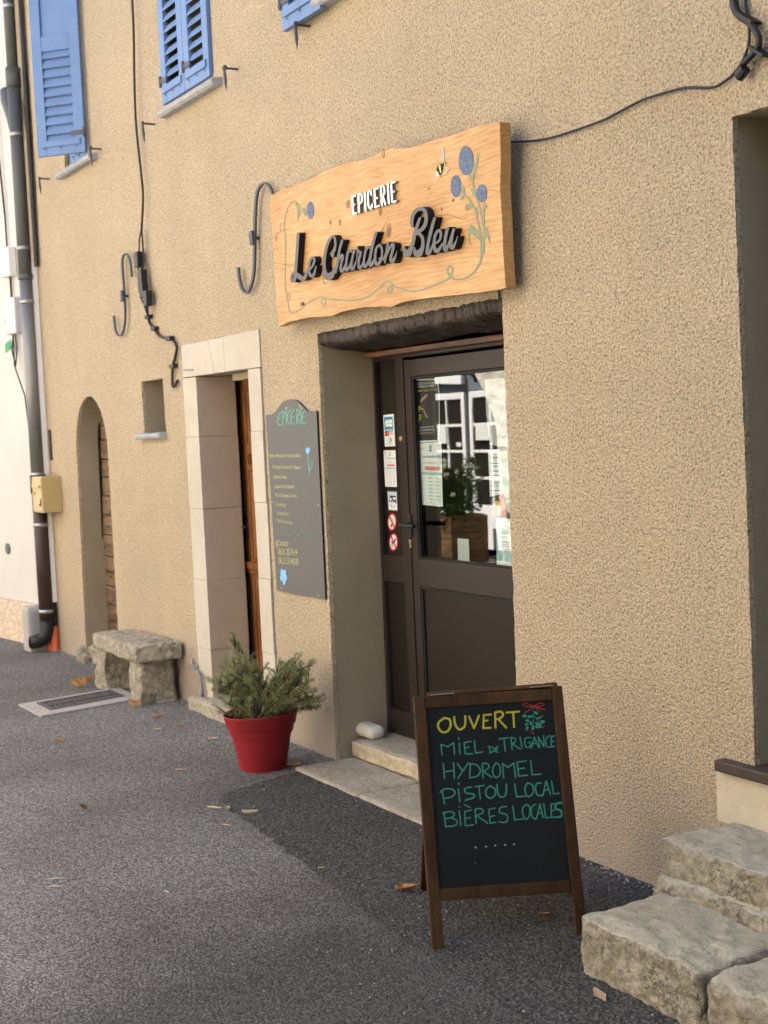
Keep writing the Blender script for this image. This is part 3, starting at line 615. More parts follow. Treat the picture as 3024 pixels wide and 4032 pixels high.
# window frames behind
for x0, x1 in ((s1l, -3.20), (0.33, 1.30)):
    mb = MB(); mb.box(x0, x0+.06, 0.2, 0.25, 3.55, 5.2); mb.box(x1-.06, x1, 0.2, 0.25, 3.55, 5.2); mb.box(x0+.06, x1-.06, 0.2, 0.25, 3.55, 3.62); mb.box((x0+x1)/2-.04, (x0+x1)/2+.04, 0.2, 0.25, 3.62, 5.2)
    f = mb.build('window_frame', M['bluegrey'], house)
    MB().box(x0+.06, x1-.06, 0.226, 0.232, 3.62, 5.2).build('pane', M['side_glass'], f)

# ---- oak beam over the shop door
def beam():
    prof = [(.012, 2.052), (.009, 2.03), (.012, 2.004), (.026, 1.988), (.06, 1.978), (.12, 1.970), (.19, 1.962), (.235, 1.957), (.285, 1.962), (.29, 2.0), (.29, 2.052), (.15, 2.054)]
    prof = crom(prof, 4, True); bm = bmesh.new(); n = len(prof); L = 150; V = []
    for i in range(L+1):
        x = 0.052+1.536*i/L; row = []
        for k, (y, z) in enumerate(prof):
            q = Vector((x, y, z+.010*x)); a_ = prof[(k+1) % n]; c_ = prof[k-1]; nn = Vector((0, -(a_[1]-c_[1]), a_[0]-c_[0])).normalized()
            d = noise.noise(q*Vector((7, 14, 14)))*.010 + noise.noise(Vector((q.x*24, q.y*12, q.z*12)))*.005 + noise.noise(q*55)*.003 - .008*max(0, .10-abs(noise.noise(Vector((q.x*13, q.y*3, q.z*3)))))/.10
            if z > 2.045: d = min(d, 0)
            row.append(bm.verts.new(q - nn*d if False else q + nn*d*(-1 if nn.dot(Vector((0, y-.15, z-2.0))) < 0 else 1)))
        V.append(row)
    for i in range(L):
        for k in range(n): bm.faces.new((V[i][k], V[i][(k+1) % n], V[i+1][(k+1) % n], V[i+1][k]))
    bm.faces.new(V[0]); bm.faces.new(V[-1][::-1])
    me = bpy.data.meshes.new('lintel_beam'); bm.normal_update(); bm.to_mesh(me); bm.free(); me.materials.append(M['beam'])
    o = link(bpy.data.objects.new('lintel_beam', me), house)
    MB().box(0.06, 1.58, 0.235, 0.305, 1.925, 1.95).build('packing_lath', wood('lath_wood', (0.20, 0.10, 0.05), (0.06, 0.03, 0.018), 0, 12), o, bevel=0.004)
beam()

# ---- shop door: side light, frame, leaf
YD = 0.300
def shop_door():
    A = lambda px, py, y=YD: at(px, py, y=y)
    x0 = 0.03; xs = A(1576, 1800).x; xe = 1.62; zb, zt = 0.10, 1.945
    xf = A(1607, 1800).x                                   # meeting line frame / leaf
    lf0 = xf+0.003
    gx0 = A(1635, 1840).x; gz1 = A(1621, 1483).z; gz0 = A(1652, 2198).z; gx1 = 1.47
    # fixed frame
    f = MB()
    sx0 = A(1505, 2000).x; sx1 = xs
    sz1 = A(1497, 1424).z; sz0 = A(1545, 2185).z; tz1 = A(1525, 2287).z; tz0 = A(1570, 2795).z
    f.box(x0, sx0, YD-.01, YD+.05, zb, zt); f.box(sx1, xf, YD-.01, YD+.05, zb, zt)
    f.box(sx0, sx1, YD-.008, YD+.05, sz1, zt); f.box(sx0, sx1, YD-.008, YD+.05, tz1, sz0); f.box(sx0, sx1, YD-.008, YD+.05, zb, tz0)
    ztop = A(1700, 1395).z
    f.box(xf, xe, YD-.012, YD+.05, ztop, zt); f.box(xe-.06, xe, YD-.01, YD+.05, zb, ztop)
    root = f.build('shop_door_frame', M['alu'], house, bevel=0.003)
    g = MB(); g.box(sx0+.001, sx1-.001, YD+.012, YD+.018, sz0+.001, sz1-.001); g.build('side_glass', M['side_glass'], root)
    g = MB(); g.box(sx0+.001, sx1-.001, YD+.008, YD+.03, tz0+.001, tz1-.001); g.build('side_panel', M['alu_dark'], root)
    b = MB()
    for (u0, u1, v0, v1) in ((sx0, sx1, sz0, sz1), (sx0, sx1, tz0, tz1)):
        b.box(u0+.0015, u0+.010, YD+.001, YD+.0125, v0+.002, v1-.002); b.box(u1-.008, u1-.0015, YD+.001, YD+.0125, v0+.002, v1-.002)
    b.build('glazing_bead', M['gasket'], root)
    # leaf
    lz1 = ztop-.012; pz1 = A(1655, 2308).z; lz0 = 0.115; pz0 = 0.26; lx1 = xe-.07
    d = MB(); y0, y1 = YD-.004, YD+.05
    d.box(lf0, gx0, y0, y1, lz0, lz1); d.box(gx1, lx1, y0, y1, lz0, lz1)
    d.box(gx0, gx1, y0, y1, gz1, lz1); d.box(gx0, gx1, y0, y1, pz1, gz0); d.box(gx0, gx1, y0, y1, lz0, pz0)
    leaf = d.build('shop_door', M['alu'], house, bevel=0.0025)
    MB().box(gx0+.001, gx1-.001, YD+.020, YD+.021, gz0+.001, gz1-.001).build('glass_pane', M['glass'], leaf)
    MB().box(gx0+.001, gx1-.001, YD+.010, YD+.03, pz0+.001, pz1-.001).build('kick_panel', M['alu_dark'], leaf)
    b = MB()
    for (u0, u1, v0, v1) in ((gx0, gx1, gz0, gz1), (gx0, gx1, pz0, pz1)):
        b.box(u0+.0015, u0+.014, YD+.001, YD+.019, v0+.002, v1-.002); b.box(u0+.014, u1-.002, YD+.001, YD+.019, v1-.012, v1-.002); b.box(u0+.014, u1-.002, YD+.001, YD+.019, v0+.002, v0+.008)
    b.build('glazing_bead', M['gasket'], leaf)
    # lever handle, key cylinder, peep
    hc = A(1620, 2065); h = MB()
    h.box(hc.x-.016, hc.x+.016, y0-.008, y0-.0005, hc.z-.055, hc.z+.05)
    h.tube([(hc.x, y0-.008, hc.z), (hc.x, y0-.055, hc.z)], 0.011, 12)
    h.tube([(hc.x-.004, y0-.055, hc.z), (hc.x+.05, y0-.058, hc.z), (hc.x+.125, y0-.058, hc.z)], [.011, .012, .010], 12)
    h.build('handle', M['black'], leaf, smooth=False)
    kc = A(1624, 2140); k = MB(); k.tube([(kc.x, y0-.0005, kc.z+.012), (kc.x, y0-.010, kc.z+.012)], 0.0085, 14); k.box(kc.x-.005, kc.x+.005, y0-.009, y0-.0005, kc.z-.020, kc.z+.010); k.build('key_cylinder', M['brass'], leaf)
    pc = A(1585, 1727); k = MB(); k.lathe([(0.0, 0.0), (.011, 0.001), (.0125, .002)], (0, 0, 0), 16)
    k = MB(); k.tube([(pc.x, YD-.0105, pc.z), (pc.x, YD-.014, pc.z)], [.013, .010], 16); k.build('lock_rose', M['brass'], root)
    return gx0, gx1, gz0, gz1
GX = shop_door()
rock('shop_step', (0.056, 0.085, -0.02), (1.583, 0.44, 0.098), M['slab'], house, 0.004, 6, 24, 0.02, 21, 0.002)
MB().box(0.065, 1.575, 0.074, 0.082, 0.0, 0.085)
rock('step_nosing', (0.062, 0.070, 0.012), (1.578, 0.110, 0.090), M['yellow_stone'], house, 0.008, 9, 26, 0.012, 31, 0.005)
# doorway at the right: brown threshold on a rendered riser
MB().box(2.842, 3.745, 0.36, 0.40, 0.51, 2.46).build('brown_door', M['alu_dark'], house)
r = MB(); r.box(2.675, 3.9, -0.012, 0.02, 0.30, 0.472); r.build('threshold_riser', M['riser'], house, bevel=0.008)
r = MB(); r.box(2.70, 3.9, -0.040, 0.34, 0.473, 0.510); r.build('threshold', M['brown_slab'], house, bevel=0.006)

# ================================================================== WHITE NEIGHBOUR AND THE HOUSE ACROSS THE STREET
wh = thing('white_house', (-8, 0.3, 0), 'white rendered neighbouring house beyond the drainpipe, on a pinkish base', 'house')
ang = R(8); dv = Vector((-math.cos(ang), -math.sin(ang), 0)); nv = Vector((math.sin(ang), -math.cos(ang), 0)); o0 = Vector((-4.80, -0.035, 0))
MB().obox(o0+Vector((0, 0, .33)), dv*14, -nv*6, Vector((0, 0, 5.85))).build('wall', M['white_render'], wh)
b = MB(); b.obox(o0+nv*0.03-Vector((0, 0, .05)), dv*14, -nv*6.03, Vector((0, 0, .379))); b.build('base_course', M['plinth'], wh)
for px, py in ((31, 1261), (33, 2160)):
    q = Plane(o0, nv)(px, py); MB().tube([q+nv*.001, q+nv*.010, q+nv*.012], [.045, .045, .032], 20).build('vent_cap', M['pvc'], wh)
hr = MB(); hr.obox(o0+Vector((0, 0, 6.185))+nv*.25, dv*14, -nv*6.6, Vector((0, 0, .15))); hr.build('roof', M['tile'], wh)

YF = -5.2
def across(px, py): q = at(px, py, y=2*(YD+.0205)-YF+.08); return Vector((q.x, YF, q.z))
def r2(x, y): return across(1620+x/4.1475, 1450+y/4.1475)
def r3(x, y): return across(1620+x/4.1475, 1850+y/4.1475)
ac = thing('stone_house', (-7, YF-.3, 0), 'sunlit pale stone house across the street, seen in the shop door glass', 'house')
aR = [r2(1480, 1300), r2(1490, 1000), r2(1400, 650), r2(1260, 320), r2(1140, 120), r2(1000, -60), r2(850, -160)]
xr = max(p.x for p in aR); cx_ = xr-1.15
ap = [(xr, 0.0), (xr, 1.0), (xr-.004, 1.25)] + [(p.x, p.z) for p in aR[1:]] ; ztop_ = ap[-1][1]
ap += [(2*cx_-x, z) for x, z in ap[::-1]]
W0, W1 = -22.0, 4.2
pts = [(W0, -0.05), (ap[-1][0], -0.05)] + ap[::-1] + [(ap[0][0], -0.05), (W1, -0.05), (W1, 7.2), (W0, 7.2)]
holes = [[(x, 3.3), (x, 4.8), (x+1.0, 4.8), (x+1.0, 3.3)] for x in (-19, -16, -12.8, -9.8, -4.2)] + [[(x, 0.9), (x, 2.3), (x+.9, 2.3), (x+.9, .9)] for x in (-18.5, -13.5)]
V, F = fill([jitter(pts, 0.12, 0.01, 3)]+holes, 0.25)
mesh('wall', [(x, YF-.25-z*1.0, y) for x, y, z in V], F, M['stone_facade'], ac)
mb = MB(); mb.box(W0, W1, YF-.56, YF-.52, -.05, 7.1); mb.build('inner_wall', M['dark'], ac)
mb = MB(); mb.box(W0, W1, YF-6, YF+.25, 7.21, 7.35); mb.build('roof', M['tile'], ac)
mb = MB(); mb.box(W1-.4, W1, YF-6, YF-.57, -.05, 7.19); mb.build('side_wall', M['stone_facade'], ac)
for h_ in holes:
    x0, z0 = h_[0]; x1, z1 = h_[2]
    for a, b_ in ((x0-.52, x0-.01), (x1+.01, x1+.52)): MB().box(a, b_, YF+.005, YF+.045, z0-.03, z1+.03).build('window_shutter', M['blue'], ac, bevel=0.004)
def leafdoor(a, b_, z0, z1, cols, rows, name, panel=None, yaw=0):
    """glazed leaf between x=a and x=b_"""
    t = 0.05; x0, x1 = min(a, b_), max(a, b_); m_ = MB(); st = 0.075; y0, y1 = YF-.12, YF-.07
    zp = panel if panel else z0+.12
    m_.box(x0, x0+st, y0, y1, z0, z1); m_.box(x1-st, x1, y0, y1, z0, z1); m_.box(x0+st, x1-st, y0, y1, z1-st, z1); m_.box(x0+st, x1-st, y0, y1, z0, zp)
    for c in range(1, cols): x = x0+st+(x1-x0-2*st)*c/cols; m_.box(x-.016, x+.016, y0+.004, y1-.004, zp, z1-st)
    for r_ in range(1, rows): z = zp+(z1-st-zp)*r_/rows; m_.box(x0+st, x1-st, y0+.007, y1-.007, z-.016, z+.016)
    f = m_.build(name, M['white_wood'], ac, bevel=0.004)
    MB().box(x0+st, x1-st, (y0+y1)/2-.002, (y0+y1)/2+.002, zp, z1-st).build('pane', M['side_glass'], f)
    return f
l1 = r2(270, 440); l2 = r2(862, 405); l3 = r2(935, 390); zt_ = r2(560, 410).z; bar1 = r2(700, 870).z; bar2 = r2(700, 1290).z
zb_ = zt_-4*(bar1-bar2)-.1
leafdoor(l1.x, l2.x, 0.12, zt_, 2, 4, 'french_door', panel=zb_)
leafdoor(l3.x, l3.x+.86, 0.12, zt_, 2, 4, 'french_door', panel=zb_)
mb = MB(); zz = zt_+.012
mb.box(cx_-1.15, xr+.02, YF-.20, YF-.10, zz, zz+.09); mb.box(l3.x-.10, l3.x+.06, YF-.20, YF-.11, zz+.09, ztop_); mb.box(l1.x-.05, l1.x+.02, YF-.2, YF-.11, zz+.09, ztop_)
mb.build('transom_frame', M['bluegrey'], ac)
mb = MB(); mb.box(l1.x+.05, l2.x+.02, YF-.09, YF-.03, zz+.10, zz+.20, rot=Matrix.Rotation(R(3), 3, 'Y')); mb.build('open_transom', M['white_wood'], ac)
for (a, b_, c, d, nm) in ((440, 930, 590, 1230, 0), (1070, 915, 1310, 1165, 1), (745, 1205, 830, 1275, 2)):
    p = r2(a, b_); q = r2(c, d); s = MB(); s.box(p.x, q.x, YF-.065, YF-.062, q.z, p.z); o = s.build('notice_sheet', M['paper'], ac)
p, q = r3(1310, 790), r3(1385, 1180)
MB().box(p.x, q.x, YF+.02, YF+.12, 0, p.z+.05).build('gate_post', M['crate'], ac, bevel=0.01)

# planter with a white rose bush, standing in the sun (seen only in the glass)
pc = at(1786, 2222, z=0.03); yv = 4.95; e = at(1774, 2031, y=yv); pl = Vector((e.x, 2*(YD+.0205)-yv, 0)); pw = 0.44; ph = max(0.5, e.z)
pt = thing('planter_box', (pl.x-.2, pl.y-.2, 0), 'square planter of stacked brown boards across the street, mirrored in the shop door', 'planter')
b = MB(); nb = 9
for i in range(nb):
    z0 = 0.02+(ph-.02)*i/nb; z1 = 0.02+(ph-.02)*(i+1)/nb-.006; j = random.uniform(-.006, .006)
    x1, y1 = pl.x+j, pl.y+j*.5; x0, y0 = pl.x-pw, pl.y-pw
    b.box(x0, x1, y1-.03, y1, z0, z1); b.box(x0, x1, y0, y0+.03, z0, z1); b.box(x0, x0+.03, y0+.031, y1-.031, z0, z1); b.box(x1-.03, x1, y0+.031, y1-.031, z0, z1)
b.build('board', M['crate'], pt, bevel=0.004)
MB().box(pl.x-pw+.03, pl.x-.03, pl.y-pw+.03, pl.y-.03, ph-.06, ph-.03).build('soil', M['soil'], pt)
MB().box(pl.x-.12, pl.x-.30, pl.y+.002, pl.y+.006, .16, .36)
def leaf_quads(mb_, c, n, size, rad, flat_=0.7, mi=0, rnd=random):
    for _ in range(n):
        d = Vector((rnd.gauss(0, 1), rnd.gauss(0, 1), rnd.gauss(0, 1))).normalized(); r_ = rad*rnd.random()**0.4
        p = Vector(c)+Vector((d.x*r_, d.y*r_, d.z*r_*flat_)); a = Vector((rnd.gauss(0, 1), rnd.gauss(0, 1), rnd.gauss(0, .7))).normalized(); b2 = a.orthogonal().normalized()
        s = size*rnd.uniform(.6, 1.3); mb_.add([p-a*s, p+b2*s*.45, p+a*s, p-b2*s*.45], [(0, 1, 2, 3)], mi)
rb = thing('rose_bush', (pl.x-.2, pl.y-.2, ph-.05), 'leafy rose bush with white blooms growing in the board planter', 'rose bush')
mb = MB(); rr = random.Random(5)
for k in range(30): leaf_quads(mb, (pl.x-.22+rr.gauss(0, .18), pl.y-.22+rr.gauss(0, .16), ph+.04+abs(rr.gauss(.10, .16))), 110, 0.026, 0.15, 0.9, 0, rr)
mb.build('foliage', M['rose_leaf'], rb)
mb = MB()
for k in range(26):
    c = Vector((pl.x-.22+rr.gauss(0, .20), pl.y-.18+rr.gauss(0, .17), ph+.18+abs(rr.gauss(.15, .16)))); leaf_quads(mb, c, 16, 0.024, 0.026, 0.8, 0, rr)
mb.build('blossom', M['petal'], rb)
mb = MB()
for k in range(9):
    a = rr.uniform(0, 6.28); mb.tube([(pl.x-.22, pl.y-.22, ph-.05), (pl.x-.22+.1*math.cos(a), pl.y-.22+.1*math.sin(a), ph+.2), (pl.x-.22+.2*math.cos(a), pl.y-.22+.2*math.sin(a), ph+.5)], [.008, .006, .003], 6)
mb.build('stem', M['twig'], rb)
# added dark mass, out of view, blocking light from the right, and a house closing the street end
hg = rock('light_blocker', (4.5, -7.4, -.05), (13, -4.5, 6.0), mat('light_blocker_green', (0.045, 0.060, 0.022), .9, .6, 9, bump=1, bscale=14, bdist=.1), None, .22, 1.6, 40, .5, 5, .10); tag(hg, 'added leafy dark mass across the street, out of view, blocking light from the right', 'light_blocker')
cl = thing('garden_wall', (13, -2, 0), 'grey stone garden wall closing the street beyond the steps', 'wall')
MB().box(12.0, 12.5, -4.4, 0.3, -.05, 3.2).build('masonry', M['plinth'], cl)

# ================================================================== THINGS ON THE FACADE, FROM THE LEFT
# drainpipe
PYP = -0.085
px_ = at(95, 1000, y=PYP).x
def pz(py, px=None): return at(px if px else 20+py*0.075, py, y=PYP).z
dp = thing('drainpipe', (px_, PYP, 0), 'vertical drainpipe at the house corner, grey above and brown below, with a branch and elbow', 'drainpipe')
def pipe(z0, z1, r, m, nm): return MB().tube([(px_, PYP, z0), (px_, PYP, z1)], r, 24).build(nm, m, dp, smooth=False)
zA = pz(340); zB = pz(1100); zC = pz(1870); zD = pz(2410)
def sm(o):
    for p in o.data.polygons: p.use_smooth = len(p.vertices) == 4
    return o
sm(pipe(zA, 6.7, 0.042, M['pvc'], 'upper_pipe')); sm(pipe(zB, zA, 0.050, M['pvc'], 'middle_pipe')); sm(pipe(zC, zB, 0.050, M['zinc'], 'zinc_pipe')); sm(pipe(0.24, zC, 0.054, M['brownpipe'], 'lower_pipe'))
sm(MB().tube([(px_, PYP, zA-.02), (px_, PYP, zA+.12)], .056, 24).build('pipe_collar', M['pvc'], dp)); sm(MB().tube([(px_, PYP, zB), (px_, PYP, zB+.04)], .056, 24).build('pipe_collar', M['pvc'], dp)); sm(MB().tube([(px_, PYP, zC-.14), (px_, PYP, zC)], .061, 24).build('pipe_collar', M['brownpipe'], dp))
zY = pz(480); sm(MB().tube([(px_, PYP, zY-.10), (px_-.07, PYP, zY+.03), (px_-.16, PYP-.01, zY+.18), (px_-.2, PYP, zY+.26)], [.047, .050, .050, .050], 20).build('branch_pipe', M['pvc'], dp))
for py in (38, 535, 978, 1188, 1868, 2068, 2412):
    z = pz(py); r_ = .046 if py < 340 else .054 if py < 1870 else .058
    sm(MB().tube([(px_, PYP, z-.014), (px_, PYP, z+.014)], r_, 24).build('pipe_clamp', M['steel'], dp))
sm(MB().tube([(px_, PYP, .26), (px_, PYP, .17), (px_-.006, PYP-.02, .115), (px_-.02, PYP-.07, .085), (px_-.03, PYP-.13, .08)], .052, 20, cap=True).build('elbow', M['black'], dp))
o = MB().tube([(px_-.03, PYP-.1301, .08), (px_-.031, PYP-.132, .08)], .042, 20).build('elbow_mouth', M['dark'], dp)
# cables beside the pipe
rc = random.Random(11)
cb = MB()
for k in range(4):
    xx = px_+.075+k*.016
    cb.tube([(xx+.02*noise.noise(Vector((k*3.1, z*.8, 0))), -.022-.006*(k % 2), z) for z in np.linspace(pz(1045, 120), 6.6, 26)], .009 if k else .013, 8)
tag(cb.build('cable_bundle', M['black']), 'black cables running up the house corner beside the grey pipe', 'cable')
tr = MB(); t0 = at(126, 1040, y=-.02); t1 = at(217, 2372, y=-.02)
tx = (t0.x+t1.x)/2
tr.box(tx-.032, tx+.032, -.045, -.001, t1.z, t0.z)
o = tr.build('cable_trunking', M['white_plastic'], bevel=0.004); tag(o, 'long white plastic cable cover on the wall beside the lower pipe', 'trunking')
l = MB(); l.tube([(tx+.005, -.022, t1.z), (tx+.01, -.022, .2), (tx, -.025, .10)], .018, 10); tag(l.build('cable_tail', M['black']), 'black cable end dropping from the white trunking into the orange tube', 'cable')
oc = MB(); oc.tube([(tx+.005, -.03, -.02), (tx+.005, -.03, .19)], .030, 14); oc_ = oc.build('orange_conduit', M['orange']); MB().tube([(tx-.05, -.05, -.02), (tx-.045, -.05, .24)], .024, 14).build('split_tube', M['orange'], oc_)
tag(oc_, 'split orange plastic tubes sticking out of the pavement below the white trunking', 'conduit')
cbk = rock('concrete_block', (px_-.24, -.21, -.03), (px_-.075, -.04, .34), M['concrete'], None, .006, 6, 8, .02, 4, .003); tag(cbk, 'grey concrete block standing on the pavement behind the pipe elbow', 'block')
# letterbox
lb = thing('letterbox', (-4.34, -.07, 1.1), 'beige metal letterbox on the wall in front of the drainpipe', 'letterbox')
lx0, lx1, ly = -4.475, -4.222, -0.150; lz1 = at(162, 1878, y=ly).z; lz0 = at(175, 2021, y=ly).z
MB().box(lx0, lx1, ly+.006, -.001, lz0, lz1).build('body', M['beige'], lb, bevel=.004)
f = MB().box(lx0+.008, lx1-.008, ly, ly+.0055, lz0+.012, lz1-.012).build('front_door', M['beige'], lb, bevel=.002)
MB().box(lx0+.03, lx1-.03, ly-.012, ly-.0005, lz1-.085, lz1-.06).build('slot_flap', M['beige'], f, bevel=.003)
MB().box(lx1-.075, lx1-.03, ly-.003, ly-.0005, lz0+.05, lz0+.10).build('name_plate', M['gasket'], f)
MB().box(lx1-.10, lx1-.055, ly-.004, ly-.0005, lz1-.20, lz1-.165).build('logo_plate', M['brass'], f, bevel=.002)
MB().tube([(lx0+.06, ly-.0005, lz0+.14), (lx0+.06, ly-.012, lz0+.14)], .012, 12).build('lock', M['brass'], f)
# telecom boxes, tag, loose loops at the white house corner
WPL = Plane(o0, nv)
def wbox(name, x0, y0, x1, y1, d, m, label, cat, slope=0):
    p = WPL(x0, y0); q = WPL(x1, y1); mid = (p+q)/2; hh = abs(p.z-q.z)/2; ww = (p.to_2d()-q.to_2d()).length/2
    b_ = MB(); b_.obox(mid-dv*-ww*-1+nv*.001-Vector((0, 0, hh))-dv*0, dv*-1*2*ww*0+dv*2*ww, nv*d, Vector((0, 0, 2*hh)))
    o_ = b_.build(name, m, None, bevel=min(.012, d*.25), seg=3); return tag(o_, label, cat), mid, ww, hh
o1, m1, w1_, h1_ = wbox('junction_box', 20, 985, 70, 1085, .07, M['white_plastic'], 'white plastic junction box with dark lettering, high on the white wall by the pipe', 'junction box')
D_ = Decal(Plane(o0+nv*.072, nv)); D_.text('ORANGE', (20, 1005), (46, 998), 9, M['black']); 
o2, m2, w2_, h2_ = wbox('connection_box', 42, 1178, 92, 1312, .06, M['grey_plastic'], 'pale grey connection box with rounded cover below the junction box', 'junction box')
lp = MB(); q0 = WPL(66, 1312)+nv*.03; q1 = WPL(86, 1440)+nv*.05; q2 = WPL(108, 1560)+nv*.02
lp.tube([q0, (q0+q1)/2+dv*.05, q1, (q0+q1)/2-dv*.05, q0-dv*.03], .006, 6); lp.tube([q0, q1+nv*.01, q2, q2-Vector((0, 0, .35))-dv*.05], .006, 6)
lp.tube([WPL(50, 1090)+nv*.02, WPL(56, 1180)+nv*.02], .010, 6); lp.tube([WPL(30, 860)+nv*.02, WPL(38, 985)+nv*.02], .008, 6); lp.tube([WPL(-10, 300)+nv*.04, WPL(8, 600)+nv*.03, WPL(30, 860)+nv*.02], .009, 6)
tag(lp.build('cable_loop', M['black']), 'thin black cables looping below the grey connection box on the white wall', 'cable')
gq = WPL(62, 1356)+nv*.06
g_ = MB().obox(gq-dv*-.05-dv*.1+Vector((0, 0, -.035)), dv*.11+Vector((0, 0, -.03)), nv*.004, Vector((0, 0, .07))).build('cable_tag', M['green']); tag(g_, 'green plastic tag hanging on the cable loop under the grey box', 'tag')
# narrow slot in the wall
s0 = at(192, 1692, y=0); s1 = at(206, 1812, y=0)
tag(MB().box(s0.x, s0.x+.06, -.006, .002, s1.z, s0.z).build('metal_plate', M['alu']), 'narrow brown metal plate on the ochre wall left of the arched door', 'plate')
# shutter stays
def stay(px, py, label, head=True):
    q = at(px, py, y=-.075); b_ = MB(); x, z = q.x, q.z
    b_.tube([(x, .01, z), (x, -.075, z)], [.006, .006], 8); b_.tube([(x, -.075, z+.012), (x, -.076, z-.02), (x+.002, -.074, z-.06), (x+.001, -.072, z-.11)], [.008, .007, .009, .002], 8)
    if head: b_.tube([(x-.016, -.072, z), (x+.012, -.076, z+.003)], .011, 8)
    return tag(b_.build('shutter_stay', M['iron']), label, 'shutter stay', 'iron shutter stays on the facade')
stay(155, 703, 'iron shutter stay at lower left of the leftmost shutter, nearest the drainpipe', False)
stay(356, 585, 'iron shutter stay beside the lower right corner of the leftmost blue shutter')
stay(562, 486, 'iron shutter stay just below the left end of the middle window sill', False)
stay(884, 268, 'iron shutter stay on bare wall right of the middle shutters')
stay(1163, 97, 'iron shutter stay under the bottom of the topmost, rightmost blue shutter')
# wall cable with joints
def C8(pts, o, s): return [(o[0]+x/s, o[1]+y/s) for x, y in pts]
def wallpath(pts, y=-.02, k=5): return [at(px, py, y=y) for px, py in crom(pts, k)]
wc = thing('wall_cable', at(560, 900, y=-.02), 'black cable with joint blocks hanging down the wall between the shutters and the stone doorway', 'cable')
top = C8([(822, -20), (832, 230), (836, 510), (847, 785), (880, 1100), (890, 1230), (882, 1400), (880, 1440)], (0, 0), 1.58)
b_ = MB(); b_.tube(wallpath(top, -.035), .0075, 8); b_.build('riser_cable', M['black'], wc, smooth=True)
b_ = MB()
for pts, yy in (([(190, 10), (165, 150), (160, 330), (150, 500), (150, 640), (160, 800), (200, 950), (240, 1050), (275, 1160)], -.04), ([(195, 20), (205, 200), (225, 350), (215, 500), (200, 560), (225, 700), (230, 850), (250, 950), (260, 1080), (278, 1160)], -.035), ([(190, 20), (210, 230), (200, 420), (190, 520), (185, 620), (215, 760), (215, 900), (270, 1000), (275, 1160)], -.03)):
    b_.tube(wallpath(C8(pts, (500, 900), 3.35), yy, 4), .0055, 6)
b_.build('branch_wire', M['black'], wc)
b_ = MB(); b_.tube(wallpath(C8([(276, 1160), (300, 1250), (355, 1320), (420, 1410), (480, 1440), (560, 1450), (620, 1490), (655, 1570), (635, 1700), (605, 1810), (598, 1950), (605, 2085), (640, 2050), (668, 2005)], (500, 900), 3.35), -.016, 4), .0085, 8); b_.build('lower_cable', M['black'], wc, smooth=True)
for x, y, hh in ((155, 410, .075), (207, 640, .075), (222, 820, .07), (272, 920, .075)):
    q = at(500+x/3.35, 900+y/3.35, y=-.045); b_ = MB(); b_.box(q.x-.03, q.x+.03, -.065, -.025, q.z-hh*.62, q.z+hh*.62); b_.tube([(q.x-.045, -.05, q.z+.025), (q.x-.02, -.05, q.z+.025)], .013, 8); jo = b_.build('joint_block', M['black'], wc, bevel=.004)
    MB().tube([(q.x-.048, -.05, q.z-.03), (q.x-.031, -.05, q.z-.03)], .010, 8).build('terminal_screw', M['brass'], jo)
for x, y in ((280, 1165), (357, 1320), (560, 1450), (605, 1815)):
    q = at(500+x/3.35, 900+y/3.35, y=-.02); MB().box(q.x-.035, q.x+.035, -.032, -.001, q.z-.012, q.z+.012).build('cable_clip', M['black'], wc, bevel=.003)
# S-shaped wall anchors (flat iron on edge)
def anchor(pts, o, s, w_, clasp, label):
    lo = outline([(crom(pts, 5), w_)], 3.0); pl_ = wallplane(-.034); V, F = fill(lo, 1.0)
    W_ = [(lambda p: p if z > 0 else p+Vector((0, .012, 0)))(pl_(o[0]+x/s, o[1]+y/s)) for x, y, z in V]
    t = mesh('wall_anchor', W_, F, M['iron']); tag(t, label, 'wall anchor', 'S-shaped iron wall anchors')
    q = pl_(o[0]+clasp[0]/s, o[1]+clasp[1]/s); k = MB(); k.box(q.x-.018, q.x+.018, -.046, -.033, q.z-.035, q.z+.035); k.tube([(q.x, -.034, q.z), (q.x, .02, q.z)], .009, 8); k.build('clasp', M['iron'], t, bevel=.003)
anchor([(272, 448), (262, 340), (245, 270), (215, 234), (192, 262), (184, 330), (190, 430), (200, 560), (207, 680), (212, 800), (205, 900), (185, 980), (155, 1002), (125, 960), (112, 890), (106, 815)], (400, 900), 2.37, 11, (197, 630), 'S-shaped iron wall anchor left of the hanging cable, smaller looking of two')
anchor([(235, 503), (222, 470), (195, 443), (166, 460), (148, 510), (140, 600), (137, 740), (135, 880), (128, 960), (112, 1015), (92, 1042), (68, 1015), (53, 960), (47, 905)], (900, 400), 1.3825, 10, (131, 742), 'S-shaped iron wall anchor whose top hooks behind the wooden shop sign')
# supply cables at the top right
sc_ = thing('supply_cable', at(2900, 100, y=-.03), 'thick black supply cables curving down the wall at the upper right', 'cable')
for k, (dx, dy) in enumerate(((0, 0), (30, -14), (62, -34))):
    b_ = MB(); pts = C8([(800+dx, -30), (832+dx, 150), (925+dx, 290+dy*.5), (1070+dx*.7, 390+dy*.5), (1190+dx*.5, 520), (1262+dx*.3, 660), (1245+dx*.5, 800), (1160+dx*.5, 930), (990+dx*.5, 1110)], (2700, 0), 4.42)
    b_.tube(wallpath(pts, -.022-.012*(k == 1), 5), .0085, 8); b_.build('sheathed_cable', M['black'], sc_, smooth=True)
b_ = MB(); q = at(2700+960/4.42, 1270/4.42, y=-.03); b_.tube([at(2700+1040/4.42, 1190/4.42, y=-.03), at(2700+920/4.42, 1340/4.42, y=-.03)], .017, 10); b_.build('end_cap', M['black'], sc_)
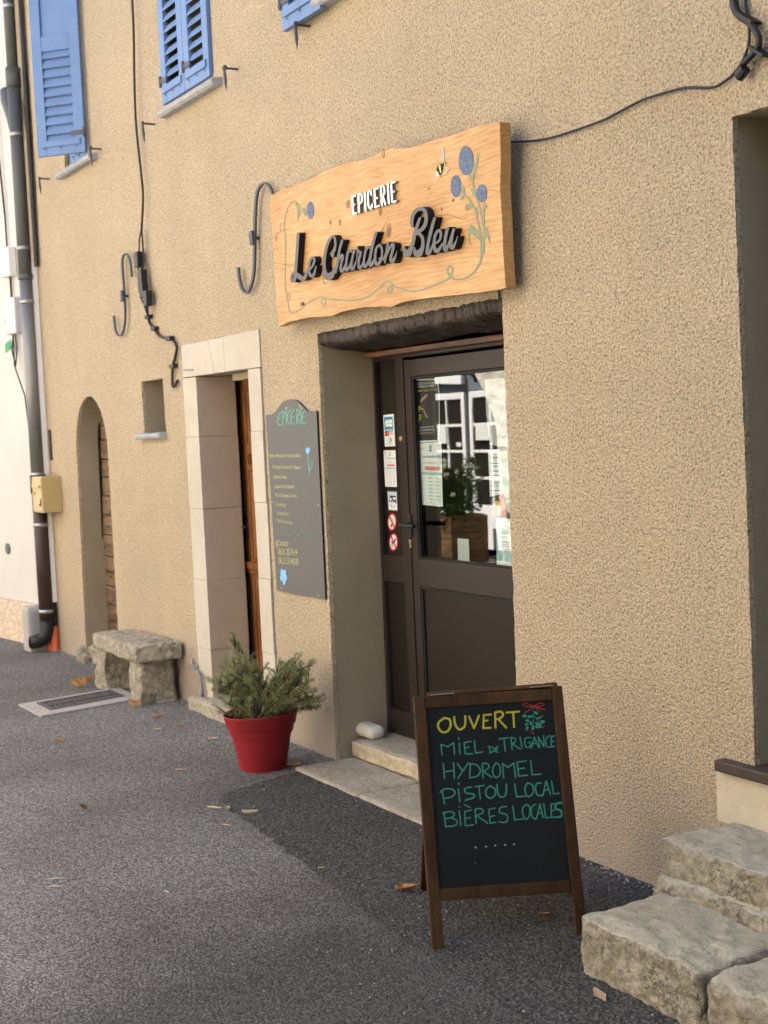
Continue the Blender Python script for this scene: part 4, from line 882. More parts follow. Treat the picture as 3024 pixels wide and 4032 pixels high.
for x, y in ((1100, 320), (1290, 900)):
    q = at(2700+x/4.42, y/4.42, y=-.02); MB().box(q.x-.036, q.x+.036, -.042, .002, q.z-.004, q.z+.004, rot=Matrix.Rotation(R(35), 3, 'Y')).build('cable_clip', M['black'], sc_)
b_ = MB(); b_.tube(wallpath(C8([(1035, -20), (1065, 230), (1100, 450), (1110, 600), (1100, 750), (1040, 950), (960, 1120), (830, 1290), (700, 1400), (540, 1500), (400, 1530), (200, 1525), (0, 1530)], (2700, 0), 4.42)+[(2652, 356), (2534, 392), (2440, 440), (2351, 483), (2151, 547), (2023, 558), (1990, 560)], -.012, 4), .0045, 6)
tag(b_.build('sign_power_wire', M['black'], smooth=True), 'thin black wire running along the wall from the supply cables to the wooden sign', 'wire')
b_ = MB(); b_.tube([at(1963, 1120, y=-.01), at(1966, 1180, y=-.008)], .004, 6); tag(b_.build('drop_wire', M['black']), 'short black wire dropping from the sign to the door beam', 'wire')
# grey conduit at the foot of the stone doorway
b_ = MB(); b_.tube([at(x_, y_, y=-.03) for x_, y_ in crom([(775, 2640), (786, 2665), (793, 2700), (795, 2735), (775, 2770)], 5)], .013, 8)
gc = tag(b_.build('grey_conduit', mat('conduit_grey', (0.20, 0.20, 0.20), .6, .15, 8), smooth=True), 'short grey conduit at the foot of the stone doorway left jamb', 'conduit')
b_ = MB(); q = at(768, 2625, y=-.02); b_.box(q.x-.05, q.x+.03, -.035, 0, q.z-.012, q.z+.012); b_.tube([(q.x-.04, -.02, q.z-.02), (q.x-.04, -.02, q.z+.04)], .01, 8); b_.build('clamp', M['steel'], gc, bevel=.002)

# ================================================================== WOODEN SHOP SIGN
SP = Plane((0, -0.085, 2.08), (0, -1, -0.048))
o4, s4 = (1040, 460), 1.659
sg = thing('shop_sign', at(1540, 900, y=-.08), 'big live-edge wooden sign reading EPICERIE Le Chardon Bleu above the shop door', 'sign')
brd = [(35, 518), (110, 481), (200, 450), (300, 408), (390, 356), (440, 340), (500, 318), (560, 297), (620, 290), (680, 270), (740, 245), (785, 214), (840, 205), (900, 207), (960, 200), (1010, 190), (1060, 170), (1120, 148), (1180, 135), (1250, 115), (1310, 90), (1370, 68), (1430, 52), (1490, 42), (1540, 36), (1545, 300), (1541, 480), (1552, 640), (1563, 900), (1578, 1115), (1540, 1128), (1400, 1148), (1250, 1165), (1100, 1180), (950, 1200), (890, 1215), (830, 1243), (760, 1238), (640, 1245), (560, 1262), (500, 1275), (450, 1300), (380, 1305), (300, 1310), (220, 1325), (160, 1340), (120, 1360), (95, 1372), (80, 1200), (65, 950), (50, 700), (40, 580)]
board = solid_letters('board', [brd], SP, o4, s4, 0.0, 0.046, (M['board'], M['board'], M['bark']), sg)
for p in board.data.polygons:
    if p.normal.z < -0.45: p.material_index = 2
# back spacers to the wall
for x, y in ((200, 900), (1400, 700)):
    q = SP(o4[0]+x/s4, o4[1]+y/s4, -.047); MB().box(q.x-.04, q.x+.04, q.y, 0.0, q.z-.2, q.z+.2).build('spacer', M['bark'], sg)
P_G = (0.21, 0.245, 0.165); green = paint(P_G); thist = mat('thistle_blue_paint', (0.15, 0.195, 0.285), 0.75, col2=(0.035, 0.055, 0.115), vscale=170, detail=2)
knot = mat('wood_knot', (0.30, 0.15, 0.07), 0.6, 0.4, 30); knot2 = mat('wood_knot_core', (0.17, 0.085, 0.045), 0.6, 0.3, 40); crack = paint((0.10, 0.05, 0.025))
d = Decal(SP, o4, s4, 0.0004, 0.00006)
for (x, y, rx, ry, c) in ((815, 742, 17, 50, knot), (818, 748, 9, 32, knot2), (760, 622, 13, 26, knot), (760, 622, 7, 15, knot2), (548, 570, 14, 28, knot), (433, 690, 7, 15, knot2), (495, 690, 9, 24, knot), (1235, 545, 7, 14, knot2), (1160, 602, 6, 12, knot2), (1330, 590, 18, 22, knot), (1077, 470, 5, 9, knot2)):
    d.ell(x, y, rx, ry, c, a=.08)
for l in ([(66, 955), (110, 960), (160, 968), (205, 970)], [(68, 995), (110, 990), (150, 996)], [(776, 215), (772, 245), (779, 268), (786, 245), (785, 216)], [(388, 1035), (386, 1075), (393, 1092), (404, 1078)], [(70, 765), (95, 760)], [(1100, 655), (1200, 640), (1290, 668), (1330, 655)], [(800, 690), (770, 735), (765, 745)], [(1470, 475), (1535, 486)], [(72, 790), (78, 780), (84, 795), (78, 808), (72, 795)]):
    d.strokes([(crom(l, 4), 2.6)], crack, 1.5)
d.build('knot_mark', board)
d = Decal(SP, o4, s4, 0.0012, 0.00006)
vine = [(1425, 860), (1415, 930), (1390, 990), (1340, 1040), (1290, 1060), (1240, 1060), (1212, 1040), (1196, 1005), (1202, 980), (1220, 977), (1231, 1000), (1216, 1045), (1170, 1075), (1100, 1105), (1020, 1135), (950, 1140), (890, 1120), (845, 1107), (812, 1118), (808, 1143), (828, 1150), (836, 1110), (825, 1080), (800, 1075), (760, 1110), (700, 1160), (640, 1188), (560, 1200), (480, 1195), (410, 1187), (385, 1178), (335, 1188), (290, 1213), (240, 1255), (190, 1280), (165, 1264), (155, 1210), (148, 1160), (137, 1100), (138, 950), (139, 800), (132, 730), (134, 690), (140, 640), (157, 590), (190, 555), (215, 562), (240, 592), (265, 618), (282, 618)]
wv = np.interp(np.linspace(0, 1, len(vine)), [0, .3, .65, .8, 1], [13, 11, 9, 5, 8]); vv = crom([(x, y, w_) for (x, y), w_ in zip(vine, wv)], 5)
d.strokes([([p[:2] for p in vv], [p[2] for p in vv]), (crom([(400, 1185), (404, 1205), (395, 1228), (378, 1225), (374, 1205), (390, 1185)], 5), 7), (crom([(152, 1200), (155, 1165), (165, 1152), (172, 1165), (167, 1192), (155, 1198)], 5), 5), (crom([(133, 700), (115, 692), (104, 712), (107, 745), (124, 738), (132, 712)], 5), 5)], green, 2.0)
d.o, d.s = (1700, 500), 4.4235
d.strokes([(crom([(860, 2240), (850, 1950), (830, 1760), (795, 1620), (760, 1480), (700, 1340), (600, 1200), (505, 1115)], 5), 26), (crom([(885, 2200), (895, 1800), (870, 1600), (830, 1400), (790, 1250), (740, 1080), (700, 940), (650, 840)], 5), 26), (crom([(905, 2200), (912, 1800), (905, 1500), (910, 1320)], 5), 24)], green, 6)
for pl_ in ([(640, 1780), (690, 1680), (715, 1745), (745, 1740), (760, 1800), (800, 1800), (805, 1860), (835, 1880), (840, 1990), (780, 1930), (760, 1890), (730, 1905), (700, 1850), (660, 1870), (650, 1960), (665, 2000), (700, 2075), (650, 2040), (635, 1960), (640, 1880), (625, 1760)], [(890, 1790), (950, 1775), (965, 1750), (985, 1850), (1005, 1900), (1018, 2035), (985, 1960), (955, 1900), (915, 1860)], [(680, 880), (700, 760), (730, 690), (725, 640), (765, 600), (765, 540), (790, 520), (800, 430), (815, 560), (800, 660), (775, 720), (770, 770), (745, 800), (740, 860), (715, 960)], [(545, 1000), (568, 1060), (585, 1140), (540, 1150), (520, 1100)], [(485, 1275), (500, 1190), (530, 1170), (575, 1185), (545, 1250), (510, 1285)], [(570, 1450), (600, 1430), (590, 1370), (640, 1350), (660, 1300), (705, 1300), (700, 1400), (660, 1410), (640, 1440), (620, 1420)], [(735, 1440), (770, 1400), (800, 1450), (800, 1540), (780, 1650), (765, 1600), (770, 1520)], [(660, 1080), (690, 1070), (735, 1095), (775, 1170), (785, 1250), (740, 1220), (710, 1190), (700, 1130)], [(878, 1440), (890, 1390), (920, 1340), (945, 1370), (975, 1350), (960, 1400), (915, 1430), (890, 1470)]):
    d.poly(pl_, green)
d.o, d.s = (1060, 740), 3.95
d.poly([(400, 205), (440, 255), (450, 300), (480, 330), (465, 370), (485, 420), (455, 450), (442, 535), (435, 450), (430, 380), (425, 300)], green); d.poly([(495, 335), (555, 312), (565, 360), (575, 380), (555, 445), (535, 400), (510, 370)], green)
d.build('painted_vine', board)
def ball(o_, s_, cx, cy, rx, ry):
    d_ = Decal(SP, o_, s_, 0.0018, 0.0001)
    pts = [(cx+rx*(1+.05*noise.noise(Vector((t*9, cx, 0))))*math.cos(t), cy+ry*(1+.04*noise.noise(Vector((t*11, cx, 2))))*math.sin(t)) for t in np.linspace(0, 2*math.pi, 60, endpoint=False)]
    d_.poly(pts, thist); d_.build('painted_thistle', board)
for a_ in ((595, 585, 128, 255), (418, 1030, 92, 192), (870, 1155, 90, 155)): ball((1700, 500), 4.4235, *a_)
ball((1060, 740), 3.95, 638, 345, 56, 136)
bl, wt, ye, tn, gy = paint((0.02, 0.02, 0.02)), paint((0.8, 0.78, 0.74)), paint((0.75, 0.62, 0.12)), paint((0.42, 0.31, 0.20)), paint((0.38, 0.33, 0.33))
d = Decal(SP, (1700, 500), 4.4235, 0.0014, 0.0001)
d.poly([(160, 570), (165, 470), (190, 370), (205, 345), (220, 420), (222, 600), (195, 620)], gy); d.ell(140, 745, 58, 115, bl, .28); d.poly([(80, 760), (105, 790), (135, 850), (100, 865), (78, 820)], wt); d.poly([(120, 680), (145, 650), (165, 790), (150, 805)], ye); d.ell(220, 640, 26, 42, bl, .2); d.poly([(216, 610), (228, 605), (238, 660), (225, 690)], ye); d.poly([(198, 700), (240, 690), (300, 690), (320, 725), (290, 770), (250, 830), (220, 770)], tn)
d.strokes([([(245, 620), (275, 610)], 6), ([(250, 650), (272, 655)], 6), ([(150, 850), (135, 895)], 6), ([(180, 840), (172, 880)], 6), ([(215, 820), (222, 850)], 6)], bl, 3)
d.build('painted_bee', board)
d = Decal(SP, (1060, 740), 3.95, 0.0014, 0.0001); d.ell(514, 1802, 26, 36, paint((0.25, 0.07, 0.05)), .3); d.ell(535, 1810, 12, 22, bl, .5); d.build('painted_ladybird', board)
# lettering, traced as brush strokes in the picture and raised off the board
face = mat('letter_face', (0.065, 0.065, 0.068), 0.5, 0.12, 12, spec=0.4); side = flat('letter_side', (0.012, 0.012, 0.013), 0.6)
def S(pts, w_):
    if not isinstance(w_, (list, tuple)): w_ = [w_]*len(pts)
    v_ = crom([(x, y, q) for (x, y), q in zip(pts, w_)], 6); return ([p[:2] for p in v_], [p[2] for p in v_])
def to(strokes, o, s):            # bring every tracing to the frame of o4/s4 x 4
    K = 4*s4
    return [([((o[0]+x/s-o4[0])*K, (o[1]+y/s-o4[1])*K) for x, y in p], [q/s*K for q in w_]) for p, w_ in strokes]
A7, B3, C2, D1 = ((1060, 740), 3.95), ((1240, 860), 6.9125), ((1560, 780), 5.925), ((1360, 700), 6.146)
Le = to([S([(449, 715), (440, 850), (427, 1050), (412, 1250), (402, 1370), (390, 1450)], [44, 44, 44, 46, 50, 44]), S([(392, 1440), (355, 1450), (343, 1395), (362, 1335), (400, 1325), (450, 1365), (510, 1412), (555, 1385), (582, 1310), (590, 1255)], [36, 44, 34, 32, 40, 70, 66, 58, 26, 14]),
         S([(590, 1260), (635, 1262), (680, 1200), (702, 1120), (680, 1082), (645, 1110), (620, 1200), (620, 1310), (655, 1372), (700, 1330), (728, 1215)], [18, 30, 34, 38, 36, 36, 40, 42, 48, 40, 14])], *A7)
Ch = to([S([(470, 960), (520, 860), (552, 740), (552, 600), (520, 500), (470, 490), (390, 590), (310, 800), (262, 1060), (252, 1300), (285, 1500), (360, 1595), (450, 1530), (530, 1420), (590, 1280)], [90, 86, 66, 60, 62, 62, 74, 80, 78, 80, 110, 190, 150, 90, 60]), S([(470, 965), (480, 1020)], [110, 80]),
         S([(738, 610), (692, 760), (650, 950), (620, 1150), (590, 1320), (572, 1420), (585, 1500)], [70, 66, 66, 74, 70, 50, 14]), S([(600, 1240), (660, 1110), (735, 1000), (748, 1090), (715, 1230), (700, 1370), (735, 1440), (790, 1360), (830, 1250)], [44, 60, 74, 68, 64, 70, 84, 66, 44]),
         S([(1010, 905), (955, 880), (895, 950), (862, 1120), (845, 1300), (862, 1410), (915, 1350), (990, 1180), (1040, 1000)], [50, 64, 64, 62, 64, 78, 66, 50, 44]), S([(1070, 880), (1030, 1020), (1000, 1200), (990, 1330), (1020, 1385), (1075, 1290), (1130, 1130), (1155, 1040)], [64, 62, 60, 66, 78, 54, 28, 24]),
         S([(1150, 775), (1158, 850), (1165, 920), (1135, 1040)], [50, 54, 44, 24]), S([(1150, 830), (1195, 895), (1240, 925), (1225, 1010), (1195, 1130), (1188, 1270), (1215, 1350), (1260, 1310), (1310, 1200)], [44, 50, 62, 70, 64, 66, 84, 64, 44]),
         S([(1505, 800), (1450, 785), (1390, 860), (1350, 1020), (1330, 1190), (1350, 1310), (1400, 1270), (1470, 1120), (1520, 930)], [46, 66, 62, 62, 62, 82, 70, 48, 44])], *B3)
do = to([S([(738, 1340), (700, 1460), (655, 1640), (620, 1800), (595, 1960), (590, 2080), (620, 2110), (670, 2040), (715, 1930)], [68, 66, 66, 66, 68, 76, 84, 60, 42]), S([(820, 1625), (750, 1700), (722, 1850), (720, 2000), (760, 2090), (830, 2040), (878, 1900), (885, 1760), (850, 1650), (810, 1625)], [54, 58, 60, 64, 86, 66, 50, 50, 58, 54]), S([(828, 1950), (850, 1990), (910, 1960), (960, 1860)], [44, 40, 34, 34]),
         S([(1030, 1580), (1008, 1720), (980, 1870), (955, 1990), (960, 2075)], [58, 60, 62, 60, 20]), S([(985, 1900), (1050, 1740), (1140, 1605), (1160, 1680), (1125, 1820), (1095, 1950), (1130, 2030), (1190, 1940), (1225, 1840), (1240, 1775)], [42, 54, 68, 66, 64, 68, 88, 60, 24, 16])], *D1)
Bl = to([S([(372, 660), (362, 560), (390, 400), (465, 295), (575, 248), (665, 300), (698, 430), (685, 580), (625, 700), (540, 770), (470, 810)], [60, 78, 80, 84, 88, 88, 84, 86, 90, 90, 80]), S([(553, 470), (505, 600), (455, 760), (420, 910), (385, 1060), (325, 1220), (255, 1300), (200, 1230), (185, 1130)], [60, 70, 76, 78, 84, 120, 170, 90, 30]), S([(470, 820), (545, 840), (605, 920), (625, 1060), (595, 1200), (510, 1300), (440, 1250), (430, 1150)], [80, 78, 78, 74, 100, 170, 80, 26]),
         S([(895, 470), (850, 620), (805, 800), (760, 980), (730, 1150), (725, 1280), (765, 1275), (820, 1180), (870, 1050)], [64, 74, 74, 72, 74, 84, 90, 60, 44]), S([(890, 1050), (960, 1030), (1020, 960), (1042, 850), (1020, 760), (965, 770), (910, 870), (885, 1020), (895, 1170), (940, 1235), (1010, 1180), (1080, 1060)], [40, 54, 56, 60, 66, 66, 66, 66, 72, 100, 72, 44]),
         S([(1200, 705), (1165, 830), (1140, 980), (1125, 1120), (1140, 1205), (1190, 1150), (1250, 1000), (1275, 900)], [66, 74, 72, 72, 88, 72, 48, 42]), S([(1340, 735), (1305, 860), (1285, 1000), (1275, 1110), (1300, 1160), (1350, 1100), (1405, 980), (1428, 895)], [66, 70, 68, 70, 96, 66, 26, 18])], *C2)
for nm, st in (('lettering', Le), ('lettering', Ch+do), ('lettering', Bl)):
    solid_letters(nm, outline(st, 5.0), SP, o4, 4*s4, 0.032, 0.031, (face, side), sg)
wl = paint((0.82, 0.82, 0.78)); ws = paint((0.16, 0.165, 0.165))
E_ = [[S([(167, 470), (178, 660), (188, 880)], 46)], []]
def L_(*segs, w_=44): return [([tuple(p) for p in s_], [w_]*len(s_)) for s_ in segs]
epi = [L_([(165, 465), (190, 870)], [(165, 455), (232, 440)], [(178, 655), (215, 648)], [(190, 872), (258, 858)]),
       L_([(312, 405), (330, 840)])+[S([(312, 400), (365, 393), (393, 440), (393, 560), (365, 615), (325, 632)], 42)],
       L_([(462, 360), (488, 785)]), [S([(625, 410), (608, 330), (570, 318), (545, 380), (548, 560), (565, 700), (605, 745), (635, 710), (642, 650)], 44)],
       L_([(700, 280), (722, 710)], [(700, 285), (786, 250)], [(712, 505), (768, 488)], [(722, 712), (808, 680)]),
       L_([(858, 220), (882, 670)])+[S([(858, 212), (912, 203), (942, 270), (940, 370), (905, 435), (878, 448)], 42)]+L_([(905, 440), (965, 650)], w_=40),
       L_([(1025, 155), (1050, 620)]), L_([(1105, 140), (1130, 590)], [(1105, 128), (1190, 103)], [(1118, 348), (1172, 332)], [(1132, 592), (1212, 566)])]
for st in epi:
    solid_letters('letter', outline(to(st, *D1), 3.0), SP, o4, 4*s4, 0.016, 0.0155, (wl, ws), sg)

# ================================================================== WALL CHALKBOARD
CP = wallplane(-.012); o5, s5 = (1030, 1560), 5.531
cbd = thing('wall_chalkboard', at(1165, 1950, y=-.01), 'tall grey chalkboard with scalloped top and handwritten product list, between the two doorways', 'chalkboard')
topc = crom([(88, 405), (150, 405), (235, 392), (320, 310), (400, 195), (480, 115), (560, 82), (640, 76), (740, 86), (830, 150), (910, 235), (990, 315), (1080, 328), (1195, 320)], 5)
bot = [((1281-1030)*s5, (2361-1560)*s5), ((1090-1030)*s5, (2324-1560)*s5)]
pan = solid_letters('panel', [[tuple(p) for p in topc]+bot], CP, o5, s5, 0, .008, (M['chalk'], M['gasket']), cbd)
teal, yel, blu = paint((0.12, 0.42, 0.37)), paint((0.44, 0.43, 0.20)), paint((0.20, 0.42, 0.72))
d = Decal(CP, o5, s5, .0006, .00008)
d.strokes([S([(430, 345), (372, 420), (350, 540), (372, 625), (432, 612)], 15), S([(355, 492), (412, 482)], 14), S([(460, 322), (456, 625)], 14), S([(460, 325), (505, 370), (490, 445), (456, 470)], 14), S([(536, 320), (538, 625)], 14), S([(632, 292), (572, 380), (568, 540), (618, 612)], 15), S([(715, 278), (648, 390), (642, 530), (672, 602), (730, 602)], 15), S([(645, 462), (700, 448)], 13), S([(776, 300), (764, 605)], 14), S([(765, 285), (828, 320), (805, 425), (778, 448), (820, 615)], 14), S([(862, 322), (854, 600)], 14), S([(950, 312), (890, 400), (880, 540), (915, 605), (960, 575)], 15), S([(885, 462), (935, 448)], 13)], teal, 4)
d.strokes([S([(520, 265), (536, 232), (555, 262), (540, 295), (520, 265)], 10), S([(845, 255), (864, 225), (880, 255), (864, 290), (845, 255)], 10)], yel, 3)
d.poly([(948, 1110), (965, 1160), (985, 1105), (1002, 1150), (1020, 1100), (1032, 1150), (1054, 1095), (1048, 1180), (1022, 1255), (985, 1252), (960, 1190)], blu)
d.strokes([S([(1008, 1255), (1020, 1450), (1040, 1705)], 13), S([(1040, 1640), (1045, 1520), (1098, 1420), (1110, 1470), (1085, 1550), (1040, 1640)], 10)], teal, 4)
for t_, a, b_, h in (('Venez d\u00e9couvrir nos produits', (160, 1330), (850, 1325), 75), ('.Fromage de ch\u00e8vre de Trigance', (228, 1568), (850, 1585), 70), ('.L\u00e9gumes locaux', (250, 1785), (560, 1795), 75), ('.Liqueur de Forcalquier', (272, 1998), (722, 2005), 75), ('.Miel des Gorges du Verdon', (290, 2180), (770, 2210), 75)):
    d.text(t_, a, b_, h*1.1, yel, .04, .25, .006)
d.o, d.s = (1030, 1950), 5.142
for t_, a, b_, h in (('.Cosm\u00e9tiques', (285, 205), (500, 232), 65), ('.Artisanat local', (300, 395), (550, 408), 75), ('.Pots de fleurs frais', (300, 535), (625, 590), 65), ('@Contacts-', (285, 1025), (552, 1020), 110), ('06.01.20.74.14', (340, 1205), (722, 1215), 120), ('06.21.33.40.08', (352, 1382), (748, 1412), 120)):
    d.text(t_, a, b_, h*1.1, yel, .05, .15, .002)
d.strokes([S([(305, 675), (342, 745), (385, 650)], 10), S([(410, 740), (455, 700), (500, 730), (470, 765), (520, 790), (560, 805), (640, 735), (690, 735), (690, 770), (740, 825), (800, 728), (855, 745), (905, 825), (945, 835), (958, 740)], 10)], paint((0.10, 0.27, 0.25)), 4)
for cx, cy, rx, ry in ((412, 1560, 28, 66), (466, 1565, 30, 60), (408, 1670, 34, 66), (484, 1670, 34, 66), (456, 1760, 30, 55), (445, 1640, 36, 60)): d.ell(cx, cy, rx, ry, blu)
d.ell(448, 1645, 9, 16, yel); d.build('chalk_writing', pan)
for x, y, o_, s_ in ((835, 210, o5, s5), (375, 240, o5, s5), (1165, 200, (1030, 1950), 5.142), (418, 1885, (1030, 1950), 5.142), (1165, 2030, (1030, 1950), 5.142), (230, 140, (1030, 1950), 5.142)):
    q = CP(o_[0]+x/s_, o_[1]+y/s_); MB().tube([q, q+Vector((0, -.004, 0))], [.0065, .005], 10).build('screw', M['steel'], cbd)

# ================================================================== SANDWICH BOARD
o7, s7 = (1500, 2600), 1.8433
FL = at(1712, 3745, z=0); r_ = Vector((.366, .93, 0)).normalized(); TLp = at(1635, 2745, z=.752)
nb_ = r_.cross(TLp-FL).normalized()
if nb_.dot(CAM-FL) < 0: nb_ = -nb_
AP = Plane(FL, nb_)
ab = thing('sandwich_board', (FL.x-.2, FL.y+.2, 0), 'wooden A-frame pavement board with OUVERT in yellow and a teal handwritten list', 'sandwich board')
def slab_px(pts, off, dep, m, nm, par, bev=.003):
    P4 = [AP(o7[0]+x/s7, o7[1]+y/s7, off) for x, y in pts]; n = len(P4); b_ = MB()
    b_.add(P4+[p-AP.n*dep for p in P4], [tuple(range(n)), tuple(range(n, 2*n))[::-1]]+[(i, i+n, (i+1) % n+n, (i+1) % n) for i in range(n)])
    return b_.build(nm, m, par, bevel=bev)
fr = slab_px([(235, 268), (322, 263), (460, 2092), (375, 2108)], 0, .024, M['aboard'], 'front_leg', ab)
slab_px([(1238, 190), (1315, 183), (1503, 2010), (1424, 2030)], 0, .024, M['aboard'], 'front_leg', ab)
slab_px([(323, 263), (1237, 205), (1244, 289), (329, 351)], -.0015, .021, M['aboard'], 'top_rail', ab)
slab_px([(427, 1660), (1373, 1596), (1381, 1686), (434, 1746)], -.0015, .021, M['aboard'], 'bottom_rail', ab)
pnl = slab_px([(328, 349), (1245, 287), (1375, 1600), (426, 1664)], -.008, .008, M['slate_board'], 'writing_panel', ab, 0)
# rear frame, hinged at the top
TL_, TR_ = AP(o7[0]+235/s7, o7[1]+268/s7), AP(o7[0]+1315/s7, o7[1]+183/s7); hu = (TR_-TL_).normalized(); Wd = (TR_-TL_).length
rf = at(1663, 3512, z=0) ; TLb = TL_-AP.n*.026
dn = ((rf+hu*(-.035))-TLb); dn = (dn-hu*dn.dot(hu)); Ld = TLb.z/(-dn.normalized().z); dn = dn.normalized()
rn = hu.cross(dn).normalized()
if rn.dot(AP.n) > 0: rn = -rn
b_ = MB(); b_.obox(TLb+hu*.052, hu*.045, dn*Ld, rn*.022); b_.build('rear_leg', M['aboard'], ab, bevel=.003)
b_ = MB(); b_.obox(TLb+hu*(Wd-.050), hu*.045, dn*Ld, rn*.022); b_.build('rear_leg', M['aboard'], ab, bevel=.003)
for f_ in (0, .78): MB().obox(TLb+hu*.0975+dn*(Ld*f_)+rn*.001, hu*(Wd-.148), dn*.045, rn*.02).build('rear_rail', M['aboard'], ab, bevel=.003)
b_ = MB(); b_.obox(TLb+hu*.0975+rn*.006+dn*.046, hu*(Wd-.148), dn*(Ld*.78-.047), rn*.008); b_.build('rear_panel', M['slate_board'], ab)
for u in (.06, Wd-.10):
    b_ = MB(); b_.obox(TL_+hu*u+Vector((0, 0, .001))-AP.n*.045, hu*.07, AP.n*.045, Vector((0, 0, .003))); b_.build('hinge', M['steel'], ab)
WP = Plane(FL-AP.n*.008, nb_); t1, yl = paint((0.035, 0.22, 0.16)), paint((0.40, 0.36, 0.035)); rd = paint((0.33, 0.035, 0.03)); wc_ = paint((0.30, 0.31, 0.30))
d = Decal(WP, (1600, 2740), 2.592, .0005, .00006)
def St(lst, w_, curve=True): return [S(p, w_) if (curve and len(p) > 2) else ([tuple(q) for q in p], [w_]*len(p)) for p in lst]
def Ln(lst, w_): return [([tuple(q) for q in p], [w_]*len(p)) for p in lst]
d.strokes(St([[(390, 225), (335, 265), (325, 320), (365, 368), (420, 360), (452, 300), (440, 240), (390, 225)], [(490, 215), (498, 290), (540, 343), (590, 318), (602, 270), (600, 208)], [(905, 170), (960, 160), (988, 190), (960, 228), (930, 238)]], 22)+Ln([[(640, 210), (690, 330), (742, 200)], [(865, 190), (790, 196), (785, 330), (862, 325)], [(788, 258), (830, 250)], [(905, 172), (910, 325)], [(940, 238), (1020, 325)], [(1022, 170), (1150, 160)], [(1090, 165), (1100, 318)]], 20), yl, 4)
tl = []
tl += Ln([[(365, 602), (352, 495), (425, 520), (482, 478), (492, 596)], [(540, 480), (546, 592)], [(662, 465), (590, 476), (602, 592), (675, 590)], [(598, 532), (640, 522)], [(695, 458), (706, 582), (780, 572)], [(945, 440), (1045, 426)], [(995, 436), (1010, 566)], [(1068, 425), (1080, 550)], [(1080, 488), (1165, 545)], [(1160, 422), (1182, 530)], [(1275, 536), (1306, 420), (1346, 520)], [(1290, 492), (1332, 482)], [(1360, 526), (1346, 420), (1406, 520), (1400, 405)], [(1515, 410), (1475, 416), (1482, 520), (1516, 516)], [(1480, 466), (1510, 460)]], 13)
tl += St([[(1068, 425), (1112, 435), (1108, 472), (1080, 488)], [(1272, 425), (1218, 432), (1206, 480), (1226, 525), (1264, 515), (1264, 478), (1244, 476)], [(1462, 402), (1426, 440), (1426, 500), (1450, 525), (1476, 520)], [(835, 515), (885, 528), (893, 560), (850, 582)], [(845, 520), (852, 550), (860, 582)], [(938, 515), (908, 535), (930, 545), (902, 562), (940, 576)]], 12)
tl += Ln([[(376, 692), (390, 842)], [(482, 682), (490, 842)], [(385, 775), (482, 762)], [(520, 690), (572, 765)], [(635, 680), (525, 842)], [(652, 690), (646, 836)], [(776, 690), (782, 842)], [(790, 772), (872, 832)], [(995, 840), (980, 690), (1036, 730), (1096, 685), (1116, 835)], [(1222, 665), (1130, 676), (1146, 820), (1238, 810)], [(1140, 746), (1205, 736)], [(1270, 660), (1282, 806), (1376, 798)]], 14)
tl += St([[(650, 690), (720, 708), (756, 765), (722, 818), (646, 836)], [(776, 690), (826, 690), (842, 730), (790, 772)], [(912, 685), (882, 740), (886, 800), (916, 834), (956, 800), (956, 730), (932, 690), (912, 685)]], 14)
tl += Ln([[(365, 960), (390, 1102)], [(530, 950), (546, 1082)], [(702, 925), (796, 915)], [(740, 925), (755, 1052)], [(1105, 900), (1126, 1030), (1206, 1024)], [(1392, 1020), (1426, 870), (1472, 1010)], [(1406, 966), (1456, 956)], [(1482, 870), (1502, 1000), (1560, 995)]], 14)
tl += St([[(345, 982), (400, 948), (475, 958), (496, 995), (455, 1032), (388, 1046)], [(668, 930), (600, 945), (608, 990), (680, 1002), (690, 1035), (602, 1065)], [(852, 918), (812, 960), (818, 1018), (862, 1045), (906, 1008), (904, 950), (852, 918)], [(925, 905), (936, 1000), (972, 1034), (1014, 1008), (1022, 900)], [(1236, 888), (1212, 940), (1222, 1010), (1256, 1028), (1296, 980), (1286, 910), (1236, 888)], [(1376, 890), (1328, 898), (1318, 958), (1342, 1014), (1392, 1015)]], 16)
tl += Ln([[(382, 1190), (402, 1336)], [(540, 1175), (556, 1325)], [(666, 1165), (596, 1180), (602, 1326), (684, 1316)], [(600, 1252), (656, 1242)], [(592, 1110), (652, 1140)], [(702, 1155), (712, 1302)], [(716, 1222), (832, 1302)], [(906, 1145), (840, 1160), (856, 1300), (912, 1290)], [(850, 1232), (900, 1222)], [(1086, 1125), (1106, 1266), (1192, 1256)], [(1330, 1250), (1362, 1105), (1396, 1242)], [(1346, 1202), (1386, 1192)], [(1402, 1100), (1422, 1246), (1466, 1240)], [(1512, 1100), (1476, 1106), (1482, 1240), (1526, 1236)], [(1480, 1172), (1516, 1166)]], 14)
tl += St([[(370, 1196), (450, 1180), (492, 1206), (460, 1242), (402, 1252)], [(460, 1244), (516, 1276), (500, 1320), (402, 1336)], [(702, 1155), (762, 1150), (782, 1190), (716, 1222)], [(1022, 1130), (962, 1140), (952, 1190), (1022, 1212), (1032, 1260), (1012, 1290), (946, 1286)], [(1226, 1108), (1186, 1150), (1196, 1230), (1230, 1258), (1262, 1200), (1256, 1130), (1226, 1108)], [(1322, 1105), (1282, 1130), (1276, 1210), (1310, 1256), (1332, 1246)]], 14)
tl += St([[(1582, 1090), (1532, 1102), (1524, 1150), (1580, 1172), (1580, 1228), (1534, 1238)]], 20)
tl += [([(536, 435), (538, 437)], [18, 18]), ([(533, 895), (535, 897)], [20, 20]), ([(541, 1130), (543, 1132)], [16, 16])]
d.strokes(tl, t1, 3.5)
